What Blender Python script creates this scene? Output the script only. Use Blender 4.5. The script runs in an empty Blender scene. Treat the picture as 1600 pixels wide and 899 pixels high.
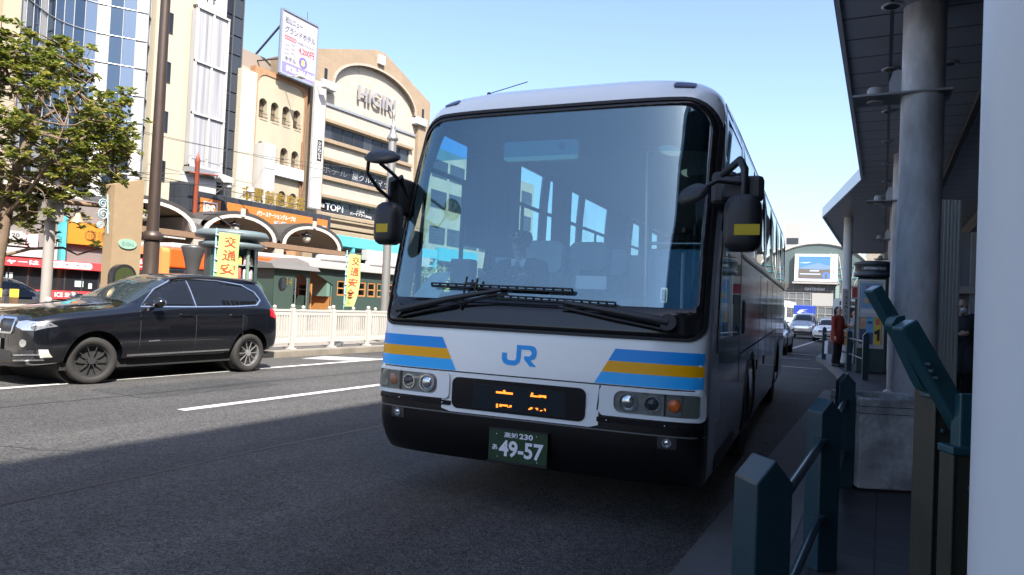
import bpy, bmesh, math, random
from mathutils import Vector, Matrix, geometry
from mathutils.bvhtree import BVHTree
random.seed(7)
PI = math.pi
R = math.radians
sc = bpy.context.scene
col = sc.collection
# ------------------------------------------------------------------ camera, sky, sun, exposure
cam = bpy.data.cameras.new("camera"); cam.lens = 1110 / 1600 * 36; cam.sensor_width = 36
cam.clip_start = .05; cam.clip_end = 2000
camo = bpy.data.objects.new("camera", cam); col.objects.link(camo)
CA, CP, CR = R(27.6), R(1.34), R(2.56)
f0 = Vector((-math.sin(CA), math.cos(CA), 0)); r0 = Vector((math.cos(CA), math.sin(CA), 0)); u0 = Vector((0, 0, 1))
fw = f0 * math.cos(CP) + u0 * math.sin(CP); up = u0 * math.cos(CP) - f0 * math.sin(CP)
rt = r0 * math.cos(CR) + up * math.sin(CR); up = up * math.cos(CR) - r0 * math.sin(CR)
rt.normalize(); up = (fw.cross(rt) * -1).normalized()
camo.matrix_world = Matrix((( rt.x, up.x, -fw.x, 0), (rt.y, up.y, -fw.y, 0), (rt.z, up.z, -fw.z, 1.48), (0, 0, 0, 1)))
sc.camera = camo
SUN_AZ, SUN_EL = 126, 47
wd = bpy.data.worlds.new("World"); sc.world = wd; wd.use_nodes = True
nt = wd.node_tree; sky = nt.nodes.new("ShaderNodeTexSky"); sky.sky_type = 'NISHITA'; sky.sun_disc = False
sky.sun_elevation = R(SUN_EL); sky.sun_rotation = R(SUN_AZ); sky.air_density = 1.0; sky.dust_density = 2.4; sky.ozone_density = 2.2
tn = nt.nodes.new('ShaderNodeMix'); tn.data_type = 'RGBA'; tn.blend_type = 'MULTIPLY'; tn.inputs[0].default_value = 1; tn.inputs[7].default_value = (1.0, .98, 1.025, 1)   # the camera's cool white balance
nt.links.new(sky.outputs[0], tn.inputs[6]); nt.links.new(tn.outputs[2], nt.nodes["Background"].inputs[0]); nt.nodes["Background"].inputs[1].default_value = .112
sl = bpy.data.lights.new("sun", 'SUN'); sl.energy = 4.7; sl.angle = R(.53); sl.color = (1, .945, .86)
so = bpy.data.objects.new("sun", sl); col.objects.link(so)
sdir = Vector((math.sin(R(SUN_AZ)) * math.cos(R(SUN_EL)), math.cos(R(SUN_AZ)) * math.cos(R(SUN_EL)), math.sin(R(SUN_EL))))
so.rotation_euler = sdir.to_track_quat('Z', 'Y').to_euler()
vs = sc.view_settings; vs.view_transform = 'Standard'; vs.look = 'None'; vs.exposure = 1.68; vs.gamma = 1; vs.use_curve_mapping = False
sc.cycles.max_bounces = 7; sc.cycles.glossy_bounces = 4; sc.cycles.transparent_max_bounces = 12; sc.cycles.caustics_reflective = False
sc.cycles.sample_clamp_indirect = 4

# ------------------------------------------------------------------ materials
MATS = {}
def mat(name, c, rough=.6, metal=0., noise=0., scale=6., bump=0., bscale=None, emit=None, estr=1., spec=.5, coat=0., stretch=None, dirt=0.):
    if name in MATS: return MATS[name]
    m = bpy.data.materials.new(name); m.use_nodes = True; MATS[name] = m
    n = m.node_tree; b = n.nodes["Principled BSDF"]
    b.inputs["Base Color"].default_value = (*c, 1); b.inputs["Roughness"].default_value = rough; b.inputs["Metallic"].default_value = metal
    b.inputs["Specular IOR Level"].default_value = spec; b.inputs["Coat Weight"].default_value = coat
    if noise or bump or dirt:
        tc = n.nodes.new("ShaderNodeTexCoord"); src = tc.outputs["Object"]
        if stretch:
            mp = n.nodes.new("ShaderNodeMapping"); mp.inputs["Scale"].default_value = stretch
            n.links.new(src, mp.inputs[0]); src = mp.outputs[0]
    if noise:
        t = n.nodes.new("ShaderNodeTexNoise"); t.inputs["Scale"].default_value = scale; t.inputs["Detail"].default_value = 6; t.inputs["Roughness"].default_value = .65
        n.links.new(src, t.inputs["Vector"])
        mx = n.nodes.new("ShaderNodeMix"); mx.data_type = 'RGBA'
        mx.inputs[6].default_value = (*[max(0, v * (1 - noise)) for v in c], 1); mx.inputs[7].default_value = (*[min(1, v * (1 + noise)) for v in c], 1)
        n.links.new(t.outputs["Fac"], mx.inputs[0]); out = mx.outputs[2]
        if dirt:
            t2 = n.nodes.new("ShaderNodeTexNoise"); t2.inputs["Scale"].default_value = scale * .23; t2.inputs["Detail"].default_value = 8
            n.links.new(src, t2.inputs["Vector"]); rp = n.nodes.new("ShaderNodeValToRGB"); rp.color_ramp.elements[0].position = .45; rp.color_ramp.elements[1].position = .62
            rp.color_ramp.elements[0].color = (0, 0, 0, 1); rp.color_ramp.elements[1].color = (dirt, dirt, dirt, 1); n.links.new(t2.outputs["Fac"], rp.inputs[0])
            m2 = n.nodes.new("ShaderNodeMix"); m2.data_type = 'RGBA'; n.links.new(rp.outputs[0], m2.inputs[0]); n.links.new(out, m2.inputs[6])
            m2.inputs[7].default_value = (*[v * .45 for v in c], 1); out = m2.outputs[2]
        n.links.new(out, b.inputs["Base Color"])
        mr = n.nodes.new("ShaderNodeMapRange"); mr.inputs[3].default_value = max(0, rough - .08); mr.inputs[4].default_value = min(1, rough + .08)
        n.links.new(t.outputs["Fac"], mr.inputs[0]); n.links.new(mr.outputs[0], b.inputs["Roughness"])
    if bump:
        t3 = n.nodes.new("ShaderNodeTexNoise"); t3.inputs["Scale"].default_value = bscale or scale; t3.inputs["Detail"].default_value = 4
        n.links.new(src, t3.inputs["Vector"]); bp = n.nodes.new("ShaderNodeBump"); bp.inputs["Strength"].default_value = bump; bp.inputs["Distance"].default_value = .02
        n.links.new(t3.outputs["Fac"], bp.inputs["Height"]); n.links.new(bp.outputs[0], b.inputs["Normal"])
    if emit:
        b.inputs["Emission Color"].default_value = (*emit, 1); b.inputs["Emission Strength"].default_value = estr
    return m
def glass(name, tint=(.75, .85, .87), ior=1.5, rough=.0, gain=1.0, refl=(1, 1, 1)):
    if name in MATS: return MATS[name]
    m = bpy.data.materials.new(name); m.use_nodes = True; MATS[name] = m; n = m.node_tree; n.nodes.clear()
    o = n.nodes.new("ShaderNodeOutputMaterial"); t = n.nodes.new("ShaderNodeBsdfTransparent"); g = n.nodes.new("ShaderNodeBsdfGlossy")
    t.inputs[0].default_value = (*tint, 1); g.inputs[0].default_value = (*refl, 1); g.inputs["Roughness"].default_value = rough
    # Schlick reflectance from the facing angle: the same from both sides of a thin pane
    fr = n.nodes.new("ShaderNodeLayerWeight"); fr.inputs[0].default_value = .5; pw = n.nodes.new("ShaderNodeMath"); pw.operation = 'POWER'; pw.inputs[1].default_value = 5; n.links.new(fr.outputs["Facing"], pw.inputs[0])
    F0 = ((ior - 1) / (ior + 1)) ** 2 * gain
    ml = n.nodes.new("ShaderNodeMath"); ml.operation = 'MULTIPLY_ADD'; ml.inputs[1].default_value = 1 - F0; ml.inputs[2].default_value = F0; ml.use_clamp = True; n.links.new(pw.outputs[0], ml.inputs[0])
    mx = n.nodes.new("ShaderNodeMixShader"); n.links.new(ml.outputs[0], mx.inputs[0])
    n.links.new(t.outputs[0], mx.inputs[1]); n.links.new(g.outputs[0], mx.inputs[2]); n.links.new(mx.outputs[0], o.inputs[0])
    return m
def node_group(m): return m.node_tree, m.node_tree.nodes, m.node_tree.links, m.node_tree.nodes["Principled BSDF"]
def tiles(name, c, tw, th, mortar=(.1, .1, .1), ms=.012, rough=.6, var=.08, off=0., axis='xz', bump=.3, noise=.12):
    """rectangular tiles in object space, joints drawn by the brick node"""
    if name in MATS: return MATS[name]
    m = mat(name, c, rough); n, nd, lk, b = node_group(m)
    tc = nd.new("ShaderNodeTexCoord"); sp = nd.new("ShaderNodeSeparateXYZ"); cb = nd.new("ShaderNodeCombineXYZ"); lk.new(tc.outputs["Object"], sp.inputs[0])
    ax = {'x': 0, 'y': 1, 'z': 2}
    if axis == 'xz':       # works on faces along x and along y alike
        ad = nd.new("ShaderNodeMath"); lk.new(sp.outputs[0], ad.inputs[0]); lk.new(sp.outputs[1], ad.inputs[1]); lk.new(ad.outputs[0], cb.inputs[0]); lk.new(sp.outputs[2], cb.inputs[1])
    else:
        lk.new(sp.outputs[ax[axis[0]]], cb.inputs[0]); lk.new(sp.outputs[ax[axis[1]]], cb.inputs[1])
    br = nd.new("ShaderNodeTexBrick"); lk.new(cb.outputs[0], br.inputs[0]); br.offset = off; br.inputs["Scale"].default_value = 1
    br.inputs["Brick Width"].default_value = tw; br.inputs["Row Height"].default_value = th; br.inputs["Mortar Size"].default_value = ms; br.inputs["Mortar Smooth"].default_value = .1
    br.inputs["Color1"].default_value = (*[v * (1 - var) for v in c], 1); br.inputs["Color2"].default_value = (*[v * (1 + var) for v in c], 1); br.inputs["Mortar"].default_value = (*mortar, 1)
    ns = nd.new("ShaderNodeTexNoise"); ns.inputs["Scale"].default_value = 2.2; ns.inputs["Detail"].default_value = 7; lk.new(tc.outputs["Object"], ns.inputs[0])
    mr = nd.new("ShaderNodeMapRange"); mr.inputs[3].default_value = 1 - noise * 1.6; mr.inputs[4].default_value = 1 + noise * 1.6; lk.new(ns.outputs[0], mr.inputs[0])
    mx = nd.new("ShaderNodeMix"); mx.data_type = 'RGBA'; mx.blend_type = 'MULTIPLY'; mx.inputs[0].default_value = 1
    lk.new(br.outputs[0], mx.inputs[6]); lk.new(mr.outputs[0], mx.inputs[7]); lk.new(mx.outputs[2], b.inputs["Base Color"])
    bp = nd.new("ShaderNodeBump"); bp.inputs["Strength"].default_value = bump; bp.inputs["Distance"].default_value = .01; bp.invert = True
    lk.new(br.outputs["Fac"], bp.inputs["Height"]); lk.new(bp.outputs[0], b.inputs["Normal"])
    return m
def asphalt(name, c=.05, warm=(1.03, 1, .97)):
    m = mat(name, (c, c, c), .85); n, nd, lk, b = node_group(m)
    tc = nd.new("ShaderNodeTexCoord")
    def nz(s, d=5, r=.6):
        t = nd.new("ShaderNodeTexNoise"); t.inputs["Scale"].default_value = s; t.inputs["Detail"].default_value = d; t.inputs["Roughness"].default_value = r; lk.new(tc.outputs["Object"], t.inputs[0]); return t.outputs["Fac"]
    v = nd.new("ShaderNodeTexVoronoi"); v.inputs["Scale"].default_value = 70; lk.new(tc.outputs["Object"], v.inputs[0])
    def rng(x, a, z, lo=.3, hi=.7):
        q = nd.new("ShaderNodeMapRange"); q.inputs[1].default_value = lo; q.inputs[2].default_value = hi; q.inputs[3].default_value = a; q.inputs[4].default_value = z; lk.new(x, q.inputs[0]); return q.outputs[0]
    def mul(a, z):
        q = nd.new("ShaderNodeMath"); q.operation = 'MULTIPLY'; lk.new(a, q.inputs[0]); lk.new(z, q.inputs[1]); return q.outputs[0]
    sp = nd.new("ShaderNodeSeparateColor"); lk.new(v.outputs["Color"], sp.inputs[0])
    mp = nd.new("ShaderNodeMapping"); mp.inputs["Scale"].default_value = (1.3, .07, 1); lk.new(tc.outputs["Object"], mp.inputs[0])
    st = nd.new("ShaderNodeTexNoise"); st.inputs["Scale"].default_value = 1; st.inputs["Detail"].default_value = 3; lk.new(mp.outputs[0], st.inputs[0])
    val = mul(mul(rng(sp.outputs[0], .38, 1.85, 0, 1), rng(nz(.7), .82, 1.18)), mul(rng(st.outputs[0], .74, 1.22), rng(nz(9), .86, 1.14)))
    cb = nd.new("ShaderNodeVectorMath"); cb.operation = 'SCALE'; cb.inputs[0].default_value = tuple(c * k for k in warm); lk.new(val, cb.inputs["Scale"])
    lk.new(cb.outputs[0], b.inputs["Base Color"])
    bp = nd.new("ShaderNodeBump"); bp.inputs["Strength"].default_value = .9; bp.inputs["Distance"].default_value = .012; lk.new(v.outputs["Distance"], bp.inputs["Height"]); lk.new(bp.outputs[0], b.inputs["Normal"])
    b.inputs["Specular IOR Level"].default_value = .35
    return m

# ------------------------------------------------------------------ mesh tools
class MB:
    def __init__(s): s.v = []; s.f = []; s.m = []; s.sm = []
    def add(s, vs_, fs, m=0, smooth=False):
        k = len(s.v); s.v += [tuple(p) for p in vs_]
        for f in fs: s.f.append(tuple(i + k for i in f)); s.m.append(m); s.sm.append(smooth)
        return s
    def box(s, x0, x1, y0, y1, z0, z1, m=0):
        return s.add([(x0, y0, z0), (x1, y0, z0), (x1, y1, z0), (x0, y1, z0), (x0, y0, z1), (x1, y0, z1), (x1, y1, z1), (x0, y1, z1)],
                     [(0, 3, 2, 1), (4, 5, 6, 7), (0, 1, 5, 4), (1, 2, 6, 5), (2, 3, 7, 6), (3, 0, 4, 7)], m)
    def tube(s, pts, r, n=8, m=0, cap=True):
        pts = [Vector(p) for p in pts]; rr = r if isinstance(r, (list, tuple)) else [r] * len(pts)
        vs_, fs = [], []; prev = None
        for i, p in enumerate(pts):
            d = (pts[min(i + 1, len(pts) - 1)] - pts[max(i - 1, 0)]).normalized()
            a = prev if prev is not None else (Vector((0, 0, 1)) if abs(d.z) < .9 else Vector((1, 0, 0)))
            x = a.cross(d)
            x = (x if x.length > 1e-5 else Vector((1, 0, 0)).cross(d)).normalized(); y = d.cross(x); prev = y
            for k in range(n):
                t = 2 * PI * k / n; vs_.append(p + (x * math.cos(t) + y * math.sin(t)) * rr[i])
        for i in range(len(pts) - 1):
            for k in range(n): fs.append((i * n + k, i * n + (k + 1) % n, (i + 1) * n + (k + 1) % n, (i + 1) * n + k))
        s.add(vs_, fs, m, True)
        if cap: s.add([vs_[k] for k in range(n)], [tuple(range(n))[::-1]], m); s.add(vs_[-n:], [tuple(range(n))], m)
        return s
    def bar(s, a, b, w, h, m=0):
        a, b = Vector(a), Vector(b); d = (b - a).normalized(); x = d.cross(Vector((0, 0, 1))); x = (x if x.length > 1e-4 else Vector((1, 0, 0))).normalized(); y = x.cross(d)
        vs_ = [p + x * sx * w / 2 + y * sy * h / 2 for p in (a, b) for sx, sy in ((-1, -1), (1, -1), (1, 1), (-1, 1))]
        return s.add(vs_, [(0, 3, 2, 1), (4, 5, 6, 7), (0, 1, 5, 4), (1, 2, 6, 5), (2, 3, 7, 6), (3, 0, 4, 7)], m)
    def lathe(s, prof, n=24, c=(0, 0, 0), m=0, sx=1, sy=1, smooth=True):
        vs_, fs = [], []
        for r_, z in prof:
            for k in range(n): t = 2 * PI * k / n; vs_.append((c[0] + r_ * sx * math.cos(t), c[1] + r_ * sy * math.sin(t), c[2] + z))
        for i in range(len(prof) - 1):
            for k in range(n): fs.append((i * n + k, i * n + (k + 1) % n, (i + 1) * n + (k + 1) % n, (i + 1) * n + k))
        s.add(vs_, fs, m, smooth)
        if prof[0][0] > 1e-4: s.add(vs_[:n], [tuple(range(n))[::-1]], m)
        if prof[-1][0] > 1e-4: s.add(vs_[-n:], [tuple(range(n))], m)
        return s
    def ball(s, c, r, m=0, n=12):
        r = r if isinstance(r, (list, tuple)) else (r, r, r); h = n // 2
        vs_ = [(c[0] + r[0] * math.sin(PI * i / h) * math.cos(2 * PI * k / n), c[1] + r[1] * math.sin(PI * i / h) * math.sin(2 * PI * k / n), c[2] - r[2] * math.cos(PI * i / h)) for i in range(h + 1) for k in range(n)]
        fs = [(i * n + k, i * n + (k + 1) % n, (i + 1) * n + (k + 1) % n, (i + 1) * n + k) for i in range(h) for k in range(n)]
        return s.add(vs_, fs, m, True)
    def plate(s, outer, holes=(), fn=None, y=0., t=.02, m=0, grid=None, back=True, smooth=False):
        """a flat outline (a, b) with holes; fn(a, b, layer) -> 3D, layer 0 front, 1 back (default: x = a, z = b, front at y, back at y + t)"""
        fn = fn or (lambda a, b, l: (a, y + l * t, b))
        pts, edges, loops = [], [], []
        for lp in [outer] + list(holes):
            lp = list(lp)
            if grid:
                q = []
                for i, p in enumerate(lp):
                    n_ = lp[(i + 1) % len(lp)]; k = max(1, int(math.hypot(n_[0] - p[0], n_[1] - p[1]) / grid)); q += [(p[0] + (n_[0] - p[0]) * j / k, p[1] + (n_[1] - p[1]) * j / k) for j in range(k)]
                lp = q
            k = len(pts); pts += [Vector((float(a), float(b))) for a, b in lp]; loops.append(list(range(k, len(pts)))); edges += [(k + i, k + (i + 1) % len(lp)) for i in range(len(lp))]
        nb = len(pts)
        if grid:
            xs = [p.x for p in pts]; zs = [p.y for p in pts]; a = min(xs) + grid * .53
            while a < max(xs):
                b = min(zs) + grid * .47
                while b < max(zs): pts.append(Vector((a, b))); b += grid
                a += grid
        ov, oe, of, o1, o2, o3 = geometry.delaunay_2d_cdt(pts, edges, [], 0, 1e-6)
        segs = [(pts[i], pts[j]) for i, j in edges]
        def inside(f):
            x = sum(ov[i].x for i in f) / len(f); z = sum(ov[i].y for i in f) / len(f); c = False
            for p, q in segs:
                if (p.y > z) != (q.y > z) and x < p.x + (z - p.y) / (q.y - p.y) * (q.x - p.x): c = not c
            return c
        of = [f for f in of if inside(f)]
        used = sorted({i for f in of for i in f}); ix = {i: k for k, i in enumerate(used)}
        F_ = [fn(ov[i].x, ov[i].y, 0) for i in used]; s.add(F_, [tuple(ix[i] for i in f) for f in of], m, smooth)
        # front must face the viewer: CDT triangles are counter-clockwise seen along +y with x right, z up
        if back:
            B_ = [fn(ov[i].x, ov[i].y, 1) for i in used]; s.add(B_, [tuple(ix[i] for i in f)[::-1] for f in of], m, smooth)
            for lp in loops:
                q = [pts[i] for i in lp]; n_ = len(q)
                s.add([fn(p.x, p.y, 0) for p in q] + [fn(p.x, p.y, 1) for p in q], [(i, (i + 1) % n_, n_ + (i + 1) % n_, n_ + i) for i in range(n_)], m)
        return s
    def build(s, name, mats, parent=None, bevel=0., bseg=2, merge=False, normals=True):
        me = bpy.data.meshes.new(name); me.from_pydata(s.v, [], s.f); me.validate()
        for m in (mats if isinstance(mats, (list, tuple)) else [mats]): me.materials.append(m)
        if len(me.polygons) == len(s.m):
            me.polygons.foreach_set("material_index", s.m); me.polygons.foreach_set("use_smooth", s.sm)
        if merge or normals:
            bm = bmesh.new(); bm.from_mesh(me)
            if merge: bmesh.ops.remove_doubles(bm, verts=bm.verts, dist=1e-5)
            if normals: bmesh.ops.recalc_face_normals(bm, faces=bm.faces)
            bm.to_mesh(me); bm.free()
        o = bpy.data.objects.new(name, me); col.objects.link(o)
        if parent: o.parent = parent
        if bevel:
            b = o.modifiers.new("bevel", 'BEVEL'); b.width = bevel; b.segments = bseg; b.limit_method = 'ANGLE'; b.angle_limit = R(40); b.harden_normals = False
            apply(o)
        return o
def apply(o):
    bpy.context.view_layer.update(); dg = bpy.context.evaluated_depsgraph_get(); dg.update(); me = bpy.data.meshes.new_from_object(o.evaluated_get(dg)); o.modifiers.clear(); o.data = me; return o
def tag(o, label=None, cat=None, group=None, kind=None):
    if label: o['label'] = label
    if cat: o['category'] = cat
    if group: o['group'] = group
    if kind: o['kind'] = kind
    return o
def thing(name, label, cat, loc=(0, 0, 0), rz=0., group=None):
    o = bpy.data.objects.new(name, None); o.empty_display_size = .2; col.objects.link(o); o.location = loc; o.rotation_euler = (0, 0, R(rz)); return tag(o, label, cat, group)
def kids(o): return [c for c in col.objects if c.parent == o]
def dup(o, parent=None):
    c = o.copy(); col.objects.link(c); c.parent = parent
    for k in kids(o): dup(k, c)
    return c
def copy_thing(o, loc, label=None, rz=None, scale=None):
    c = dup(o); c.location = loc
    if label: c['label'] = label
    if rz is not None: c.rotation_euler = (0, 0, R(rz))
    if scale: c.scale = (scale,) * 3
    return c
def rrect(x0, x1, z0, z1, r, n=5):
    r = r if isinstance(r, (list, tuple)) else [r] * 4
    out = []
    for (cx, cz, a), q in zip(((x0, z0, 180), (x1, z0, 270), (x1, z1, 0), (x0, z1, 90)), r):
        sx = 1 if cx == x0 else -1; sz = 1 if cz == z0 else -1
        if q <= 0: out.append((cx, cz)); continue
        for i in range(n + 1):
            t = R(a + 90 * i / n); out.append((cx + sx * q + q * math.cos(t), cz + sz * q + q * math.sin(t)))
    return out
def arc_shape(x0, x1, z0, z1, n=10):
    """door / window shape with a round head"""
    r = (x1 - x0) / 2; return [(x0, z0), (x1, z0)] + [(x0 + r + r * math.cos(PI * i / n), z1 - r + r * math.sin(PI * i / n)) for i in range(n + 1)]
def ell(cx, cz, a, b, n=24): return [(cx + a * math.cos(2 * PI * i / n), cz + b * math.sin(2 * PI * i / n)) for i in range(n)]
def text(name, s, x0, x1, z0, z1, y, m, parent, ext=.004, bold=0., fn=None, keep=False, vertical=False):
    """lettering on a plane facing -y, fitted to the box x0..x1, z0..z1; fn(a, b, layer) can wrap it on a surface"""
    def one(ch):
        c = bpy.data.curves.new("lettering", 'FONT'); c.body = ch; c.size = 1; c.offset = bold; c.resolution_u = 3
        o = bpy.data.objects.new("lettering", c); col.objects.link(o); dg = bpy.context.evaluated_depsgraph_get(); dg.update()
        me = bpy.data.meshes.new_from_object(o.evaluated_get(dg)); V = [v.co.copy() for v in me.vertices]; F_ = [tuple(p.vertices) for p in me.polygons]
        bpy.data.objects.remove(o); bpy.data.curves.remove(c); bpy.data.meshes.remove(me); return V, F_
    mb = MB(); parts = []
    if vertical:
        n = len(s); h = (z1 - z0) / n
        for i, ch in enumerate(s): parts.append((ch, x0, x1, z1 - (i + .92) * h, z1 - (i + .08) * h))
    else: parts.append((s, x0, x1, z0, z1))
    for ch, a0, a1, b0, b1 in parts:
        V, F_ = one(ch)
        if not V: continue
        lx, hx = min(v.x for v in V), max(v.x for v in V); lz, hz = min(v.y for v in V), max(v.y for v in V)
        kx = (a1 - a0) / max(1e-6, hx - lx); kz = (b1 - b0) / max(1e-6, hz - lz)
        if keep: kx = kz = min(kx, kz)
        ox = (a0 + a1) / 2 - kx * (lx + hx) / 2; oz = (b0 + b1) / 2 - kz * (lz + hz) / 2
        P = [(ox + v.x * kx, oz + v.y * kz) for v in V]
        g = fn or (lambda a, b, l: (a, y - ext + l * ext, b))
        mb.add([g(a, b, 0) for a, b in P], F_)
        if ext > .02:
            cnt = {}
            for f in F_:
                for i in range(len(f)): e = (f[i], f[(i + 1) % len(f)]); cnt[tuple(sorted(e))] = cnt.get(tuple(sorted(e)), 0) + 1
            B = [e for e, k in cnt.items() if k == 1]
            mb.add([g(a, b, 0) for a, b in P] + [g(a, b, 1) for a, b in P], [(e[0], e[1], e[1] + len(P), e[0] + len(P)) for e in B])
    return mb.build(name, m, parent, normals=False)
def bvh_of(o):
    bm = bmesh.new(); bm.from_mesh(o.data); t = BVHTree.FromBMesh(bm); bm.free(); return t
def onto(bvh, axis, off=.004, thick=.003):
    """fn for plate()/text(): throws the outline onto a body along an axis; axis '-y' front (a = x, b = z), '+x'/'-x' sides (a = y, b = z), '+z' top (a = x, b = y)"""
    def fn(a, b, l):
        d = {'-y': Vector((0, 1, 0)), '+x': Vector((-1, 0, 0)), '-x': Vector((1, 0, 0)), '+z': Vector((0, 0, -1)), '+y': Vector((0, -1, 0))}[axis]
        p = Vector((a, 0, b)) if axis[1] == 'y' else (Vector((0, a, b)) if axis[1] == 'x' else Vector((a, b, 0)))
        o = p - d * 30; h = bvh.ray_cast(o, d)
        if not h[0]: h = bvh.find_nearest(p)
        nn = h[1] if h[1].dot(d) < 0 else -h[1]
        return h[0] + (nn * .75 - d * .25) * (off - l * thick)
    return fn
# ------------------------------------------------------------------ the setting
A_ = asphalt("asphalt", .05); A2 = asphalt("asphalt dark", .036, (1, 1, 1.05))
PAVE = tiles("dark paving", (.05, .05, .053), .3, .3, (.022, .022, .022), .006, .6, .16, 0, 'xy', .25, .25)
PLAT = mat("platform concrete", (.2, .18, .155), .85, noise=.2, scale=3, bump=.2, bscale=40, dirt=.4)
KERB = mat("kerb stone", (.17, .15, .12), .85, noise=.25, scale=5, bump=.3, bscale=60, dirt=.6)
KERBD = mat("kerb granite", (.16, .16, .16), .8, noise=.25, scale=5, bump=.3, bscale=60)
LINE = mat("road paint", (.52, .52, .5), .7, noise=.3, scale=14, dirt=.55, bump=.3, bscale=90)
def sheet(name, pts, z, m, kind='structure', z0=None):
    mb = MB(); n = len(pts)
    mb.add([(x, y, z) for x, y in pts], [tuple(range(n))])
    if z0 is not None: mb.add([(x, y, z) for x, y in pts] + [(x, y, z0) for x, y in pts], [(i, i + n, (i + 1) % n + n, (i + 1) % n) for i in range(n)])
    return tag(mb.build(name, m), kind=kind)
sheet("ground", [(-900, -900), (900, -900), (900, 900), (-900, 900)], -.02, mat("far ground", (.12, .115, .11), .9, noise=.2, scale=.3))
mb = MB()        # road with a fine grid so that object coordinates stay the same everywhere
mb.add([(-12.3, -60, 0), (-.6, -60, 0), (-.6, 150, 0), (-12.3, 150, 0)], [(0, 1, 2, 3)]); tag(mb.build("road", A_), kind='structure')
def strip(x0, x1, y0, y1, z=.004): return MB().add([(x0, y0, z), (x1, y0, z), (x1, y1, z), (x0, y1, z)], [(0, 1, 2, 3)])
for a, b in ((5.9, 11.3), (-3.2, 2.2), (15, 20.4), (24.5, 29.5), (33, 38), (42, 47), (52, 57)): tag(strip(-7.66, -7.5, a, b).build("lane_marking", LINE), kind='structure')
tag(strip(-10.83, -10.68, -30, 90).build("edge_line", LINE), kind='structure')
tag(strip(-3.75, -3.63, 29.5, 60).build("bay_line", LINE), kind='structure')
tag(strip(-3.5, -1.5, 22.4, 22.52).build("stop_line", LINE), kind='structure'); tag(strip(-3.5, -2.3, 30.4, 30.55).build("stop_line", LINE), kind='structure')
tag(strip(-3.2, -2.2, 27.0, 27.1).build("stop_line", LINE), kind='structure')
m = MB(); m.add([(-11.9, 12.4, .004), (-10.9, 12.9, .004), (-10.9, 14.0, .004), (-12.1, 13.4, .004)], [(0, 1, 2, 3)]); tag(m.build("hatch_marking", mat("worn paint", (.28, .28, .28), .8, noise=.3, scale=5)), kind='structure')
m = MB(); m.add([(-1.02, -60, .004), (-.6, -60, .004), (-.6, 16, .004), (-1.02, 16, .004)], [(0, 1, 2, 3)]); tag(m.build("gutter", mat("gutter concrete", (.1, .1, .1), .8, noise=.3, scale=4, bump=.3, bscale=50)), kind='structure')
tag(MB().add([(-12.2, 14.6, .004), (-10.95, 14.9, .004), (-10.95, 18.3, .004), (-12.2, 17.8, .004)], [(0, 1, 2, 3)]).build("road_patch", A2), kind='structure')
rs_ = random.Random(3)
SEAM = mat("tar seam", (.02, .02, .021), .5)
for x0, y0, y1, w in ((-5.15, -12, 34, .03), (-9.1, -12, 40, .022)):
    q = MB(); k = int((y1 - y0) / .4); xs_ = [x0 + .03 * math.sin(i * .7) + rs_.uniform(-.012, .012) for i in range(k + 1)]; q.add([(xs_[i] + s, y0 + i * .4, .003) for i in range(k + 1) for s in (-w / 2, w / 2)], [(2 * i, 2 * i + 1, 2 * i + 3, 2 * i + 2) for i in range(k)]); tag(q.build("road_seam", SEAM), kind='structure')
q = MB(); p = [(-7.3 + i * .23, 3.4 + i * .11 + rs_.uniform(-.05, .05)) for i in range(9)]; q.add([(x, y + s, .003) for x, y in p for s in (-.006, .006)], [(2 * i, 2 * i + 2, 2 * i + 3, 2 * i + 1) for i in range(8)]); tag(q.build("road_crack", SEAM), kind='structure')
tag(strip(-9.9, -8.7, 6.2, 8.6, .003).build("road_patch", asphalt("asphalt patch", .041, (1, 1, 1))), kind='structure')
# near pavement with its kerb (the bay swings out beyond the bus)
edge = [(-.6, -60), (-.6, 15.5), (-1.03, 20.1), (-1.62, 24.6), (-1.98, 26.4), (-2.0, 120)]
sheet("pavement", [(x + .16, y) for x, y in edge] + [(40, 120), (40, -60)], .15, PAVE)
mb = MB()
for (xa, ya), (xb, yb) in zip(edge, edge[1:]):
    mb.add([(xa, ya, -.01), (xa, ya, .156), (xa + .165, ya, .156), (xb, yb, -.01), (xb, yb, .156), (xb + .165, yb, .156)], [(0, 3, 4, 1), (1, 4, 5, 2)])
tag(mb.build("kerb", KERBD), kind='structure')
# far kerb, platform and tram square
mb = MB()
for i in range(-40, 100): mb.box(-12.48, -12.3, i * 1.2 + .005, i * 1.2 + 1.195, -.01, .15)
tag(mb.build("far_kerb", KERB, bevel=.012), kind='structure')
sheet("platform", [(-30, -60), (-12.48, -60), (-12.48, 120), (-30, 120)], .145, PLAT)
sheet("tram_square", [(-60, -60), (-30, -60), (-30, 120), (-60, 120)], .15, mat("square paving", (.22, .2, .18), .85, noise=.2, scale=2))
for x in (-21.07, -20.0, -22.6, -23.67): tag(MB().box(x - .035, x + .035, -40, 100, .13, .158).build("tram_rail", mat("rail steel", (.3, .28, .26), .35, .9)), kind='structure')

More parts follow.
